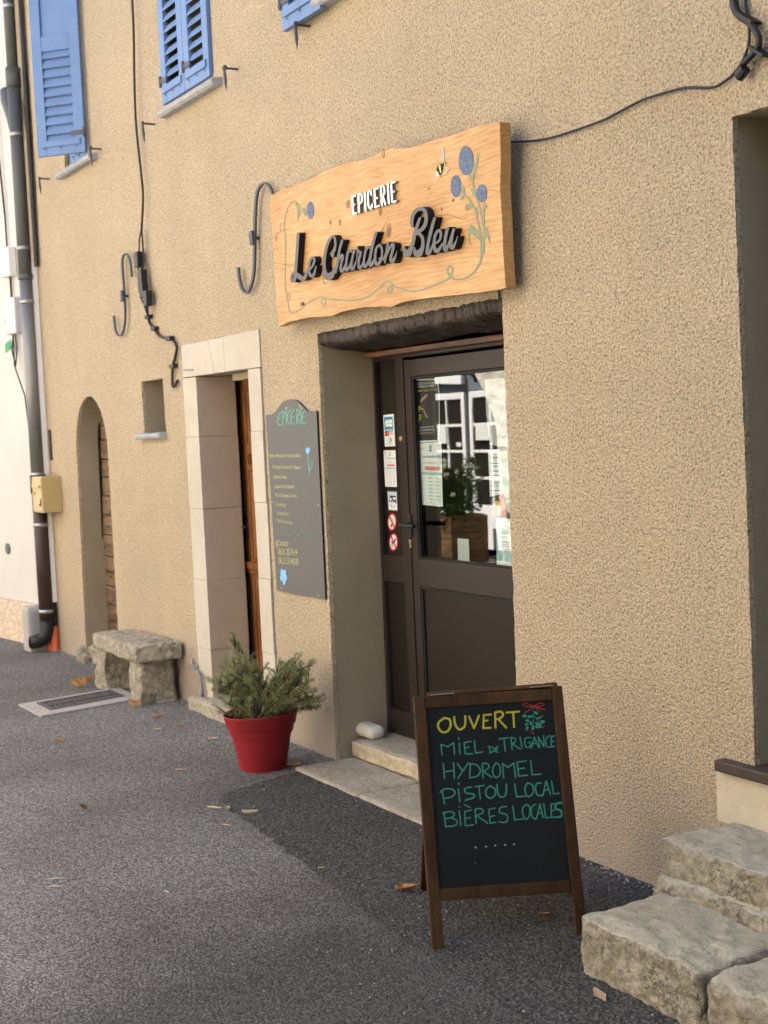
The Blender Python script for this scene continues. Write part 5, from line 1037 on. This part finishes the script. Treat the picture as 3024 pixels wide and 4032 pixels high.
for cx, cy, rx, ry, a in ((1205, 205, 24, 14, -.4), (1262, 212, 32, 14, -.15), (1325, 175, 24, 15, .5), (1350, 225, 30, 12, -.3), (1390, 265, 26, 18, .1), (1235, 252, 24, 12, .2), (1225, 290, 16, 13, -.6), (1270, 282, 22, 15, .9), (1345, 290, 36, 17, .5), (1232, 330, 13, 26, .2), (1292, 325, 14, 26, .2), (1335, 318, 26, 13, .2), (1360, 310, 24, 13, .5)):
    d.ell(cx, cy, rx, ry, t1, a, 18)
d.strokes(St([[(1290, 120), (1300, 230), (1290, 320)], [(1300, 200), (1350, 260), (1385, 300)], [(1290, 250), (1262, 290)]], 5), t1, 2)
d.strokes(St([[(1290, 105), (1220, 75), (1192, 90), (1215, 108), (1290, 106), (1370, 72), (1402, 85), (1370, 108), (1290, 106)], [(1290, 108), (1250, 150), (1205, 172)], [(1290, 108), (1330, 130), (1362, 160)], [(1300, 106), (1370, 130), (1422, 142)]], 8)+St([[(1375, 205), (1395, 200), (1390, 215)], [(1385, 325), (1410, 310)], [(1275, 365), (1292, 388), (1300, 375)]], 7), rd, 2)
d.o, d.s = (1580, 3250), 2.1829
for x, y in ((640, 190), (728, 182), (808, 173), (893, 168), (970, 163)): d.ell(x, y, 9, 8, wc_)
d.ell(638, 328, 5, 5, wc_); d.build('chalk_writing', pnl)

# ================================================================== RED POT AND ROSEMARY
PCX, PCY = -0.075, -0.337
rgt = Vector((RT.x, RT.y)).normalized()
def tl_(z): return (rgt.x*.045, rgt.y*.045)
pot = thing('flower_pot', (PCX, PCY, 0), 'red plastic flower pot with a thick rim standing on the asphalt by the shop corner', 'flower pot')
mb = MB(); prof = [(0.0, 0.004), (.100, .004), (.109, .001), (.113, .012), (.148, .200), (.1495, .206), (.164, .208), (.1665, .214), (.176, .262), (.1785, .268), (.177, .272), (.171, .270), (.160, .215), (.150, .17), (0.0, .168)]
mb.lathe([(r0, z) for r0, z in prof], (PCX, PCY, 0), 64, 0, tl_(0)); sm_ = mb.build('pot_body', M['pot'], pot, smooth=True)
sm_.data.set_sharp_from_angle(angle=R(40)) if hasattr(sm_.data, 'set_sharp_from_angle') else None
mb = MB(); mb.lathe([(0, .225), (.08, .222), (.150, .218), (.163, .215)], (PCX, PCY, 0), 40, 0, tl_(0)); mb.build('soil', M['soil'], pot)
ros = thing('rosemary_bush', (PCX, PCY, .22), 'straggly rosemary bush with thin needle leaves growing in the red pot', 'shrub')
dpt = (Vector((PCX, PCY, .4))-CAM).dot(FW); rr = random.Random(21); mb = MB(); tw = MB()
extra = [(1380, 820), (1420, 1000), (1350, 960), (1300, 940), (1460, 940), (1380, 1040), (1310, 1020), (60, 700), (100, 800), (180, 830), (250, 480), (200, 520)]+[(rr.gauss(420, 130), rr.gauss(720, 170)) for _ in range(34)]+[(rr.gauss(1090, 110), rr.gauss(680, 130)) for _ in range(30)]+[(rr.gauss(560, 190), rr.gauss(990, 60)) for _ in range(14)]
def at_depth(px, py, dd): v_ = ray(px, py); return CAM+v_*(dd/1.0)
tips = [(300, 180), (430, 225), (250, 400), (25, 665), (150, 720), (345, 320), (640, 455), (480, 520), (1140, 372), (1090, 440), (1200, 500), (1250, 600), (1335, 690), (1470, 880), (1425, 960), (1000, 490), (945, 470), (830, 590), (700, 610), (200, 900), (605, 1270), (1300, 830), (420, 650), (560, 700), (1060, 600), (950, 650), (590, 520), (380, 560), (300, 760), (660, 560), (1130, 560), (1180, 700), (330, 420), (420, 380), (640, 650), (470, 760), (560, 860), (1050, 760), (1240, 760), (260, 980), (420, 960), (720, 900), (1000, 900), (1120, 900), (540, 1010), (900, 980), (350, 880), (330, 520), (510, 610), (470, 440), (1100, 700), (1210, 640), (1000, 620), (690, 760), (780, 640), (500, 1180), (640, 1180)]
def shoot(a, b_, bend, n, ls, lw):
    pts = [a.lerp(b_, t) + bend*(4*t*(1-t)) for t in np.linspace(0, 1, 7)]
    tw.tube(pts, list(np.linspace(.0035, .0009, 7)), 4, cap=False)
    for i in range(n):
        t = rr.uniform(.12, 1.0)**.75; k = min(5, int(t*6)); p = pts[k].lerp(pts[k+1], t*6-k); dr = (pts[k+1]-pts[k]).normalized()
        q = Vector((rr.gauss(0, 1), rr.gauss(0, 1), rr.gauss(0, 1))); q = (q-dr*q.dot(dr)).normalized(); nd = (dr*rr.uniform(.3, .9)+q).normalized()
        l = ls*rr.uniform(.6, 1.25); wv_ = nd.cross(Vector((rr.gauss(0, 1), rr.gauss(0, 1), rr.gauss(0, 1)))).normalized()*lw; mid = p+nd*l*.55+Vector((0, 0, -l*.05))
        mb.add([p-wv_*.5, p+wv_*.5, mid+wv_, mid-wv_, p+nd*l+Vector((0, 0, l*rr.uniform(-.25, .2)))], [(0, 1, 2, 3), (3, 2, 4)])
for x, y in [t_ for t_ in tips+extra if not (690 < t_[0] < 930 and t_[1] < 840)]:
    tip = at_depth(800+x/3.072, 2450+y/3.072, dpt+rr.gauss(0, .07)); a = rr.uniform(0, 6.28); rad = .10*math.sqrt(rr.random())
    base = Vector((PCX+rad*math.cos(a), PCY+rad*math.sin(a), .225)); base = base.lerp(Vector((tip.x, tip.y, .225)), .35) if (Vector((tip.x-PCX, tip.y-PCY)).length < .14) else base
    bend = Vector((rr.gauss(0, .012), rr.gauss(0, .012), rr.uniform(.0, .05))); L0 = (tip-base).length
    shoot(base, tip, bend, int(110+L0*700), .020, .0008)
    for _ in range(rr.choice((2, 3, 4))):
        t = rr.uniform(.3, .85); p = base.lerp(tip, t)+bend*(4*t*(1-t)); dd = (tip-base).normalized(); q = Vector((rr.gauss(0, .6), rr.gauss(0, .6), rr.uniform(.0, .9)))
        shoot(p, p+(dd*.6+q).normalized()*rr.uniform(.04, .10), Vector((0, 0, .006)), 70, .017, .0007)
mb.build('foliage', M['leaf'], ros); tw.build('stem', M['twig'], ros)

# ================================================================== STONE BENCH, STEPS, SLABS, PEBBLE, DRAIN
bn = thing('stone_bench', (-2.3, -.16, 0), 'low rough stone bench, one slab on two upright stones, against the ochre wall', 'bench')
rock('seat_slab', (-2.72, -.305, .262), (-1.89, -.015, .362), M['rock'], bn, .012, 4, 36, .016, 41, .008, skew=(.10, .0), crag=.012)
rock('support_stone', (-2.175, -.275, -.03), (-1.955, -.03, .262), M['rock'], bn, .018, 4, 26, .022, 55, .007, taper=.10, crag=.012)
rock('support_stone', (-2.80, -.285, -.03), (-2.58, -.05, .262), M['rock'], bn, .020, 4, 26, .022, 66, .007, taper=.12, crag=.012)
rock('wedge_stone', (-2.16, -.28, .245), (-2.03, -.16, .275), M['rock'], bn, .006, 9, 8, .012, 71, .003)
def two(o):
    o.data.materials.append(M['tread'])
    for p in o.data.polygons:
        if p.normal.z > .80: p.material_index = 1
    return o
st = thing('stone_steps', (3.3, -.4, 0), 'worn pale stone steps at the right end of the wall, rising to the brown threshold', 'steps')
two(rock('step_block', (2.765, -.655, -.04), (3.290, -.265, .166), M['rock'], st, .012, 4, 80, .026, 81, .007, crag=.016))
two(rock('step_block', (3.300, -.665, -.04), (4.2, -.27, .170), M['rock'], st, .014, 4, 80, .045, 92, .007, crag=.018))
two(rock('step_block', (2.735, -.300, -.04), (4.2, .02, .318), M['rock'], st, .009, 5, 80, .012, 103, .007, crag=.018))
two(rock('mortar_skirt', (2.700, -.335, -.04), (4.2, -.20, .215), M['rock'], st, .012, 5, 70, .05, 113, .009, crag=.016))
def door_slab(x0, x1, seed, lab):
    o_ = rock('paving_slab', (x0, -.248, -.03), (x1, .068, .018), M['slab'], None, .006, 7, 26, .012, seed, .003); return tag(o_, lab, 'paving slab', 'stone slabs before the shop step')
door_slab(.085, .700, 121, 'pitted stone slab before the shop step, the one nearest the red pot')
door_slab(.706, 1.52, 132, 'pitted stone slab before the shop step, partly behind the sandwich board')
pb = at(1440, 2905, z=.10)
o_ = rock('pebble_stone', (pb.x-.085, pb.y-.02, .096), (pb.x+.075, pb.y+.075, .165), M['pebble'], None, .006, 8, 14, .034, 143, .001); tag(o_, 'smooth white oblong stone lying on the shop doorstep', 'stone')
dr = thing('street_drain', (-2.3, -.55, 0), 'slotted iron drain grate in a pale concrete frame, in front of the stone bench', 'drain')
c1, c2, c3, c4 = Vector((-2.50, -.86)), Vector((-2.60, -.19)), Vector((-2.15, -.20)), Vector((-2.04, -.85)); g1, g2, g3, g4 = Vector((-2.46, -.765)), Vector((-2.55, -.255)), Vector((-2.27, -.25)), Vector((-2.16, -.76))
V = [(p.x, p.y, z) for z in (-.03, .010) for p in (c1, c2, c3, c4)]+[(p.x, p.y, .010) for p in (g1, g2, g3, g4)]+[(p.x, p.y, -.03) for p in (g1, g2, g3, g4)]
F = [(0, 4, 5, 1)[::-1], (1, 5, 6, 2)[::-1], (2, 6, 7, 3)[::-1], (3, 7, 4, 0)[::-1]]+[(4+i, 4+(i+1) % 4, 8+(i+1) % 4, 8+i) for i in range(4)]+[(8+i, 8+(i+1) % 4, 12+(i+1) % 4, 12+i) for i in range(4)]
mesh('concrete_frame', V, F, M['concrete'], dr)
mb = MB(); gz = .012
def gp(u, v_): a = g1.lerp(g2, v_); b_ = g4.lerp(g3, v_); p = a.lerp(b_, u); return Vector((p.x, p.y, 0))
for u0, u1, v0, v1 in ((.01, .06, .01, .99), (.94, .99, .01, .99), (.06, .94, .01, .05), (.06, .94, .95, .99), (.47, .53, .05, .95)):
    P4 = [gp(u0, v0), gp(u1, v0), gp(u1, v1), gp(u0, v1)]; mb.add([p+Vector((0, 0, gz)) for p in P4]+[p+Vector((0, 0, -.02)) for p in P4], [(0, 1, 2, 3), (0, 4, 5, 1), (1, 5, 6, 2), (2, 6, 7, 3), (3, 7, 4, 0)])
for i in range(14):
    v0 = .05+.9*i/14; v1 = v0+.9/14*.62
    for u0, u1 in ((.062, .468), (.532, .938)):
        P4 = [gp(u0, v0), gp(u1, v0), gp(u1, v1), gp(u0, v1)]; mb.add([p+Vector((0, 0, gz-.003)) for p in P4]+[p+Vector((0, 0, -.02)) for p in P4], [(0, 1, 2, 3), (0, 4, 5, 1), (1, 5, 6, 2), (2, 6, 7, 3), (3, 7, 4, 0)])
mb.build('grate', M['grate'], dr)
mesh('sump', [tuple(p)+(-.012,) for p in (g1, g2, g3, g4)], [(0, 1, 2, 3)], M['dark'], dr)

# ================================================================== STICKERS AND POSTERS
SPL = wallplane(YD+.0112)
def sticker(name, build, label, cat, group=None, plane=SPL, o=(1480, 1600), s=3.685):
    d_ = Decal(plane, o, s, .0002, .00008); build(d_); return tag(d_.build(name), label, cat, group)
ppr, cbb, red, nav, dk = paint((0.74, 0.75, 0.73)), paint((0.03, 0.22, 0.40)), paint((0.50, 0.015, 0.02)), paint((0.02, 0.04, 0.12)), paint((0.03, 0.03, 0.035))
pink, tealp, tg = paint((0.62, 0.22, 0.20)), paint((0.32, 0.50, 0.50)), paint((0.06, 0.20, 0.25))
def f_cb(d_):
    d_.poly([(107, 128), (257, 110), (280, 577), (130, 582)], ppr); d_.poly([(118, 156), (243, 147), (255, 331), (128, 342)], cbb)
    d_.ell(163, 247, 30, 55, ppr); d_.poly([(190, 192), (232, 192), (240, 240), (190, 243)], ppr); d_.poly([(190, 250), (240, 247), (238, 296), (192, 300)], ppr); d_.strokes([([(165, 246), (242, 244)], [7, 7])], cbb, 3)
    d_.poly([(130, 354), (190, 351), (192, 430), (133, 433)], paint((0.16, 0.02, 0.02))); d_.ell(152, 392, 17, 34, red); d_.ell(172, 392, 17, 34, paint((0.55, 0.20, 0.08))); d_.poly([(192, 349), (252, 345), (253, 362), (193, 365)], cbb); d_.text('VISA', (203, 408), (250, 402), 30, nav)
    for k in (14, 26): d_.strokes([S([(195+k*.4, 490-k*1.6), (205+k*.7, 490), (195+k*.4, 490+k*1.6)], 6)], tg, 2)
    d_.strokes([S([(178, 490), (204, 456), (232, 490), (204, 524), (178, 490)], 5), ([(150, 548), (250, 543)], [6, 6])], tg, 2)
sticker('payment_sticker', f_cb, 'white card payment sticker with blue CB square, uppermost on the dark side light', 'sticker')
def hours(d_, q, k=1.0):
    """opening-hours sheet on quad q (tl, tr, br, bl)"""
    q = [Vector(p) for p in q]; m = lambda u, v_: tuple(q[0].lerp(q[1], u).lerp(q[3].lerp(q[2], u), v_)); d_.poly([tuple(p) for p in q], ppr)
    wd = (q[1]-q[0]).length; ht = (q[3]-q[0]).length
    for i in range(10):
        u, v_ = random.uniform(.02, .22), random.uniform(.01, .12); d_.ell(*m(u, v_), wd*.022, ht*.009, pink)
        u, v_ = random.uniform(.05, .97), random.uniform(.94, .985); d_.ell(*m(u, v_), wd*.022, ht*.007, green if i % 2 else pink)
    d_.ell(*m(.52, .075), wd*.035, ht*.035, tg); d_.ell(*m(.52, .13), wd*.06, ht*.015, tg)
    d_.text('Le Chardon Bleu', m(.17, .245), m(.97, .245), ht*.05, tg, .04, .2); d_.text('Horaires d\'ouverture', m(.2, .335), m(.8, .335), ht*.026, pink)
    d_.poly([m(.24, .38), m(.88, .38), m(.9, .44), m(.26, .44)], pink); d_.poly([m(.07, .47), m(.98, .47), m(.98, .515), m(.08, .515)], tealp)
    for r0, dn_ in enumerate(('Lundi', 'Mardi', 'Mercredi', 'Jeudi', 'Vendredi', 'Samedi', 'Dimanche')):
        v_ = .57+r0*.056; d_.text(dn_, m(.12, v_), m(.26, v_), ht*.014, tg)
        for u in (.40, .70): d_.strokes([([m(u, v_-.006), m(u+.16, v_-.006)], [ht*.010, ht*.010])], tg, max(1.5, ht*.004))
sticker('opening_hours_sheet', lambda d_: hours(d_, [(111, 640), (283, 636), (305, 1170), (135, 1165)]), 'small opening hours sheet with pink banner on the dark side light', 'notice')
def f_cmp(d_):
    d_.poly([(163, 1223), (305, 1231), (317, 1520), (180, 1508)], paint((0.16, 0.20, 0.24))); d_.poly([(175, 1245), (299, 1252), (307, 1505), (188, 1497)], ppr); d_.text('INFORMATIONS', (180, 1280), (297, 1284), 18, dk)
    d_.poly([(190, 1290), (293, 1298), (297, 1400), (275, 1403), (215, 1400), (193, 1395), (190, 1345), (203, 1322)], nav); d_.poly([(248, 1320), (290, 1322), (290, 1355), (249, 1353)], ppr); d_.poly([(198, 1352), (206, 1330), (228, 1330), (228, 1362), (200, 1362)], ppr)
    d_.ell(211, 1397, 13, 22, ppr); d_.ell(267, 1402, 11, 20, ppr); d_.ell(241, 1385, 8, 14, ppr); d_.strokes([([(200, 1425), (222, 1432), (226, 1462), (262, 1464), (266, 1436), (288, 1432)], [6]*6), ([(228, 1432), (262, 1436)], [5, 5])], nav, 2)
sticker('camper_sticker', f_cmp, 'small framed sticker with a dark blue camper van pictogram on the side light', 'sticker')
def ring(d_, cx, cy):
    d_.ell(cx, cy, 65, 130, red, .03, 40); d_.ell(cx, cy, 50, 106, ppr, .03, 40)
def f_ns(d_):
    ring(d_, 234, 1678); d_.strokes([([(232, 1600), (226, 1630), (245, 1640), (248, 1670)], [5]*4), ([(262, 1630), (270, 1650), (240, 1710)], [4]*3)], tg, 2); d_.poly([(215, 1715), (240, 1705), (240, 1735), (225, 1758), (215, 1745)], dk); d_.strokes([([(198, 1600), (272, 1762)], [20, 20])], red, 3)
def f_nd(d_):
    ring(d_, 255, 1970); d_.poly([(270, 1930), (288, 1905), (293, 1935), (280, 1955), (275, 1990), (285, 2040), (275, 2045), (262, 2000), (245, 1990), (238, 2045), (228, 2035), (232, 1985), (222, 1965), (224, 1950), (250, 1962)], dk); d_.strokes([([(220, 1880), (290, 2055)], [18, 18])], red, 3)
sticker('no_smoking_sticker', f_ns, 'round red and white no smoking sticker, above the no dogs one', 'sticker')
sticker('no_dogs_sticker', f_nd, 'round red and white no dogs sticker, lowest on the side light', 'sticker')
GPL = wallplane(YD+.0245)
def gl(name, build, label, cat='poster'): return sticker(name, build, label, cat, None, GPL, (1620, 1450), 4.1475)
def f_con(d_):
    d_.poly([(72, 182), (392, 166), (432, 225), (455, 400), (462, 900), (438, 1195), (128, 1208)], ppr); d_.poly([(80, 202), (385, 188), (422, 240), (445, 400), (450, 900), (430, 1172), (128, 1185)], dk)
    d_.text('NCERT CLIN D\'OEIL', (98, 272), (388, 252), 36, ppr); d_.text('OMINIQUE MERCY', (100, 322), (400, 300), 36, ppr); d_.text('MEDI 18 JUILLET 2025', (105, 385), (408, 360), 28, paint((0.6, 0.6, 0.05)))
    sk = paint((0.50, 0.26, 0.20)); d_.strokes([S([(160, 545), (175, 510), (210, 480), (245, 440)], [26, 34, 36, 30]), S([(185, 665), (210, 700), (235, 770), (255, 795)], [14, 18, 26, 26])], sk, 5); yb = paint((0.62, 0.52, 0.08))
    for y, w_ in ((632, 46), (667, 75), (770, 45), (803, 55), (838, 45)): d_.strokes([([(110, y), (110+w_, y-4)], [17, 17])], yb, 5)
    for y in (702, 873): d_.ell(122, y, 11, 11, yb)
    d_.text('SAINT-MAYMIN', (138, 985), (370, 965), 26, ppr); d_.text('LA COMMANDERIE', (128, 1030), (385, 1012), 28, ppr); d_.text('83840 TRIGANCE', (138, 1080), (385, 1062), 28, paint((0.62, 0.40, 0.38)))
gl('concert_poster', f_con, 'black concert poster with white and yellow lettering, top left in the shop door glass')
gl('opening_hours_poster', lambda d_: hours(d_, [(106, 1216), (488, 1206), (512, 2262), (148, 2228)]), 'large opening hours poster behind the door glass, below the black concert poster')
def f_sh(d_):
    d_.poly([(1198, 186), (1560, 150), (1640, 1300), (1284, 1252), (1222, 760)], paint((0.42, 0.43, 0.43)))
    for i in range(14): d_.strokes([([(1240+i*2, 440+i*36), (1310+(i % 3)*30, 436+i*36)], [7, 7])], tg, 4)
gl('printed_sheet', f_sh, 'tall grey sheet with printed lines, upper right in the shop door glass', 'notice')
def f_at(d_):
    d_.poly([(1250, 1336), (1450, 1325), (1512, 2045), (1282, 2100)], ppr); d_.text('L\'Atelier', (1298, 1480), (1440, 1478), 50, dk)
    for y, a, b_ in ((1555, 1290, 1450), (1605, 1320, 1420), (1680, 1305, 1450), (1755, 1325, 1440), (1795, 1335, 1430), (1870, 1325, 1440), (2000, 1300, 1460)): d_.strokes([([(a, y), (b_, y-2)], [14, 14])], tg, 4)
    d_.text('Anne et Fl', (1292, 1935), (1430, 1930), 40, tg, .04, .3)
gl('studio_poster', f_at, 'white poster headed L\'Atelier behind the door glass at the right')
def f_lag(d_): d_.poly([(1452, 1350), (1640, 1338), (1700, 2200), (1545, 2215), (1515, 2040)], paint((0.25, 0.42, 0.40))); d_.poly([(1455, 1370), (1640, 1360), (1645, 1450), (1460, 1470)], paint((0.55, 0.52, 0.32))); d_.poly([(1470, 1540), (1640, 1520), (1650, 1700), (1480, 1690)], paint((0.30, 0.42, 0.50)))
gl('landscape_print', f_lag, 'teal and yellow picture print beside the L\'Atelier poster, at the right edge of the glass')
Y0 = 1659
def f_art(d_):
    d_.poly([(1284, 465+Y0), (1510, 388+Y0), (1556, 742+Y0), (1312, 772+Y0)], paint((0.09, 0.075, 0.07))); d_.poly([(1420, 415+Y0), (1510, 388+Y0), (1556, 742+Y0), (1455, 752+Y0)], paint((0.45, 0.05, 0.05))); d_.strokes([S([(1345, 590+Y0), (1400, 530+Y0), (1440, 610+Y0), (1420, 710+Y0)], [40, 50, 40, 40])], paint((0.62, 0.42, 0.06)), 5); d_.poly([(1310, 680+Y0), (1360, 640+Y0), (1370, 760+Y0), (1314, 768+Y0)], paint((0.50, 0.12, 0.03))); d_.ell(1485, 510+Y0, 18, 40, paint((0.28, 0.24, 0.2)))
gl('art_flyer', f_art, 'red and yellow art flyer behind the door glass above the teal leaflet', 'flyer')
def f_tl(d_):
    d_.poly([(1380, 792+Y0), (1660, 800+Y0), (1700, 1610+Y0), (1395, 1562+Y0)], tealp); d_.poly([(1385, 800+Y0), (1505, 800+Y0), (1500, 900+Y0), (1450, 955+Y0), (1400, 925+Y0)], ppr); d_.poly([(1440, 1055+Y0), (1660, 1075+Y0), (1670, 1180+Y0), (1440, 1165+Y0)], ppr); d_.poly([(1425, 1185+Y0), (1670, 1200+Y0), (1680, 1335+Y0), (1430, 1310+Y0)], ppr); d_.poly([(1393, 1480+Y0), (1690, 1510+Y0), (1700, 1610+Y0), (1395, 1562+Y0)], ppr)
    for y in (830, 865, 895, 1015, 1035, 1085, 1110, 1215, 1245): d_.strokes([([(1398 if y < 900 else 1450, y+Y0), (1480 if y < 900 else 1600, y+Y0+8)], [9, 9])], tg, 3)
gl('teal_leaflet', f_tl, 'teal leaflet with white text boxes in the lower right corner of the glass', 'leaflet')
gl('blank_sheet', lambda d_: d_.poly([(750, 1116+Y0), (935, 1132+Y0), (948, 1492+Y0), (762, 1476+Y0)], paint((0.46, 0.50, 0.49))), 'small blank pale sheet low in the middle of the door glass', 'notice')

# ================================================================== LEAVES AND LITTER ON THE GROUND
def dead_leaf(px, py, L_m, a, curl, m, label, wd=.4, z=.006):
    q = at(px, py, z=0.004); rl = random.Random(px*7+py); V = []; nx_, ny_ = 7, 4
    for i in range(nx_):
        u = i/(nx_-1); hw = L_m*wd*.5*math.sin(math.pi*min(.98, max(.04, u**.8)))*(1+.25*rl.uniform(-1, 1))
        for j in range(ny_):
            v_ = (j/(ny_-1)-.5)*2; x = (u-.5)*L_m; y = v_*hw; zz = z+curl*L_m*(abs(v_)**1.5*.35+(u-.5)**2*.5)+rl.uniform(0, .0015)
            V.append((q.x+x*math.cos(a)-y*math.sin(a), q.y+x*math.sin(a)+y*math.cos(a), zz))
    F = [(i*ny_+j, (i+1)*ny_+j, (i+1)*ny_+j+1, i*ny_+j+1) for i in range(nx_-1) for j in range(ny_-1)]
    o_ = mesh('fallen_leaf', V, F, m); tag(o_, label, 'leaf', 'fallen leaves and litter on the asphalt')
DL, PB = M['deadleaf'], M['pale_bit']; g0 = lambda x, y: (x/1.185, 2300+y/1.185)
for (p, L_m, a, cu_, m_, lb_, wd_) in [
    (g0(370, 483), .13, .5, 1.0, DL, 'large curled brown leaf left of the stone bench, by the drain corner', .35), (g0(415, 458), .08, .9, 1.2, DL, 'small curled brown leaf touching the left bench support', .5),
    (g0(630, 575), .085, .6, 1.2, DL, 'curled orange leaf in front of the right bench support', .45), (g0(735, 627), .06, 1.2, .6, DL, 'brown leaf on the asphalt between bench and red pot, the larger one', .45),
    (g0(845, 667), .055, .4, .5, DL, 'dark brown leaf on the asphalt, left of the red pot rim', .4), (g0(735, 682), .05, .8, .3, PB, 'pale thin litter strip just below the larger brown leaf', .25),
    (g0(276, 738), .07, .7, .5, DL, 'tan leaf on the open asphalt below the drain', .35), (g0(997, 727), .055, .9, .5, PB, 'pinkish scrap on the asphalt left of the red pot', .4),
    (g0(845, 869), .06, .9, .2, PB, 'thin pale twig on the asphalt left of the pot base', .15), (g0(1345, 850), .12, 1.0, .3, DL, 'long tan strip of bark at the right foot of the red pot', .16),
    (g0(1000, 1050), .07, .6, .3, PB, 'leftmost of the pale leaf strips at the asphalt seam below the pot', .2), (g0(1062, 1055), .05, -.5, .5, PB, 'pale leaf strip in the middle of the seam below the pot', .35),
    (g0(1166, 1075), .065, .9, .6, PB, 'whitest leaf strip, right of the seam corner below the pot', .35), (g0(1058, 1129), .05, .5, .2, PB, 'pale thin strip lowest of those below the pot', .2),
    ((220, 3464), .05, 1.1, .2, PB, 'upper of two thin tan twigs at the lower left', .2), ((216, 3495), .055, 1.0, .2, PB, 'lower of two thin tan twigs at the lower left', .2),
    ((656, 3517), .03, .2, .4, PB, 'tiny white scrap on the open asphalt in the middle', .4), ((330, 3186), .05, .3, .8, M['twig'], 'dark curled leaf alone on the left asphalt', .4),
    ((1600, 3508), .075, .9, .6, DL, 'pale brown oak leaf beside the rear leg of the sandwich board', .6), ((1266, 3421), .03, 1.2, .3, PB, 'small pale scrap on the asphalt seam', .35),
    ((2362, 3922), .10, -.35, .06, mat('tan_leaf', (0.40, 0.27, 0.17), .85, .25, 30), 'long tan leaf on the asphalt at the foot of the stone steps', .32), ((2199, 3524), .03, 1.4, 1.0, PB, 'small curled pale leaf under the sandwich board rail', .6), ((2145, 3604), .035, .6, .5, DL, 'small orange leaf under the sandwich board, nearer the right leg', .5)]:
    dead_leaf(p[0], p[1], L_m, a, cu_, m_, lb_, wd_)
# grit lying on the asphalt
gr = random.Random(9); mb = MB()
for _ in range(1700):
    x = gr.uniform(-4.5, 4.2); y = -abs(gr.gauss(0, .9))-.03 if gr.random() < .75 else gr.uniform(-3, -.05)
    if y < -3: continue
    if _ > 900: x, y = gr.uniform(-4.7, 2.7), -abs(gr.gauss(0, .028))-.004
    s_ = gr.uniform(.0018, .0045)*(1.5 if _ > 900 else 1); c = Vector((x, y, .005+s_*.3)); mb.add([c+Vector((s_*gr.uniform(.7, 1.3), 0, 0)), c+Vector((0, s_, 0)), c-Vector((s_*gr.uniform(.7, 1.3), 0, 0)), c-Vector((0, s_, 0)), c+Vector((0, 0, s_*.8)), c-Vector((0, 0, s_*.8))], [(0, 1, 4), (1, 2, 4), (2, 3, 4), (3, 0, 4), (1, 0, 5), (2, 1, 5), (3, 2, 5), (0, 3, 5)])
gr_ = mb.build('grit', mat('grit_stone', (0.42, 0.40, 0.36), .9, .5, 3)); tag(gr_, 'loose pale grit scattered over the asphalt', 'grit', kind='stuff')
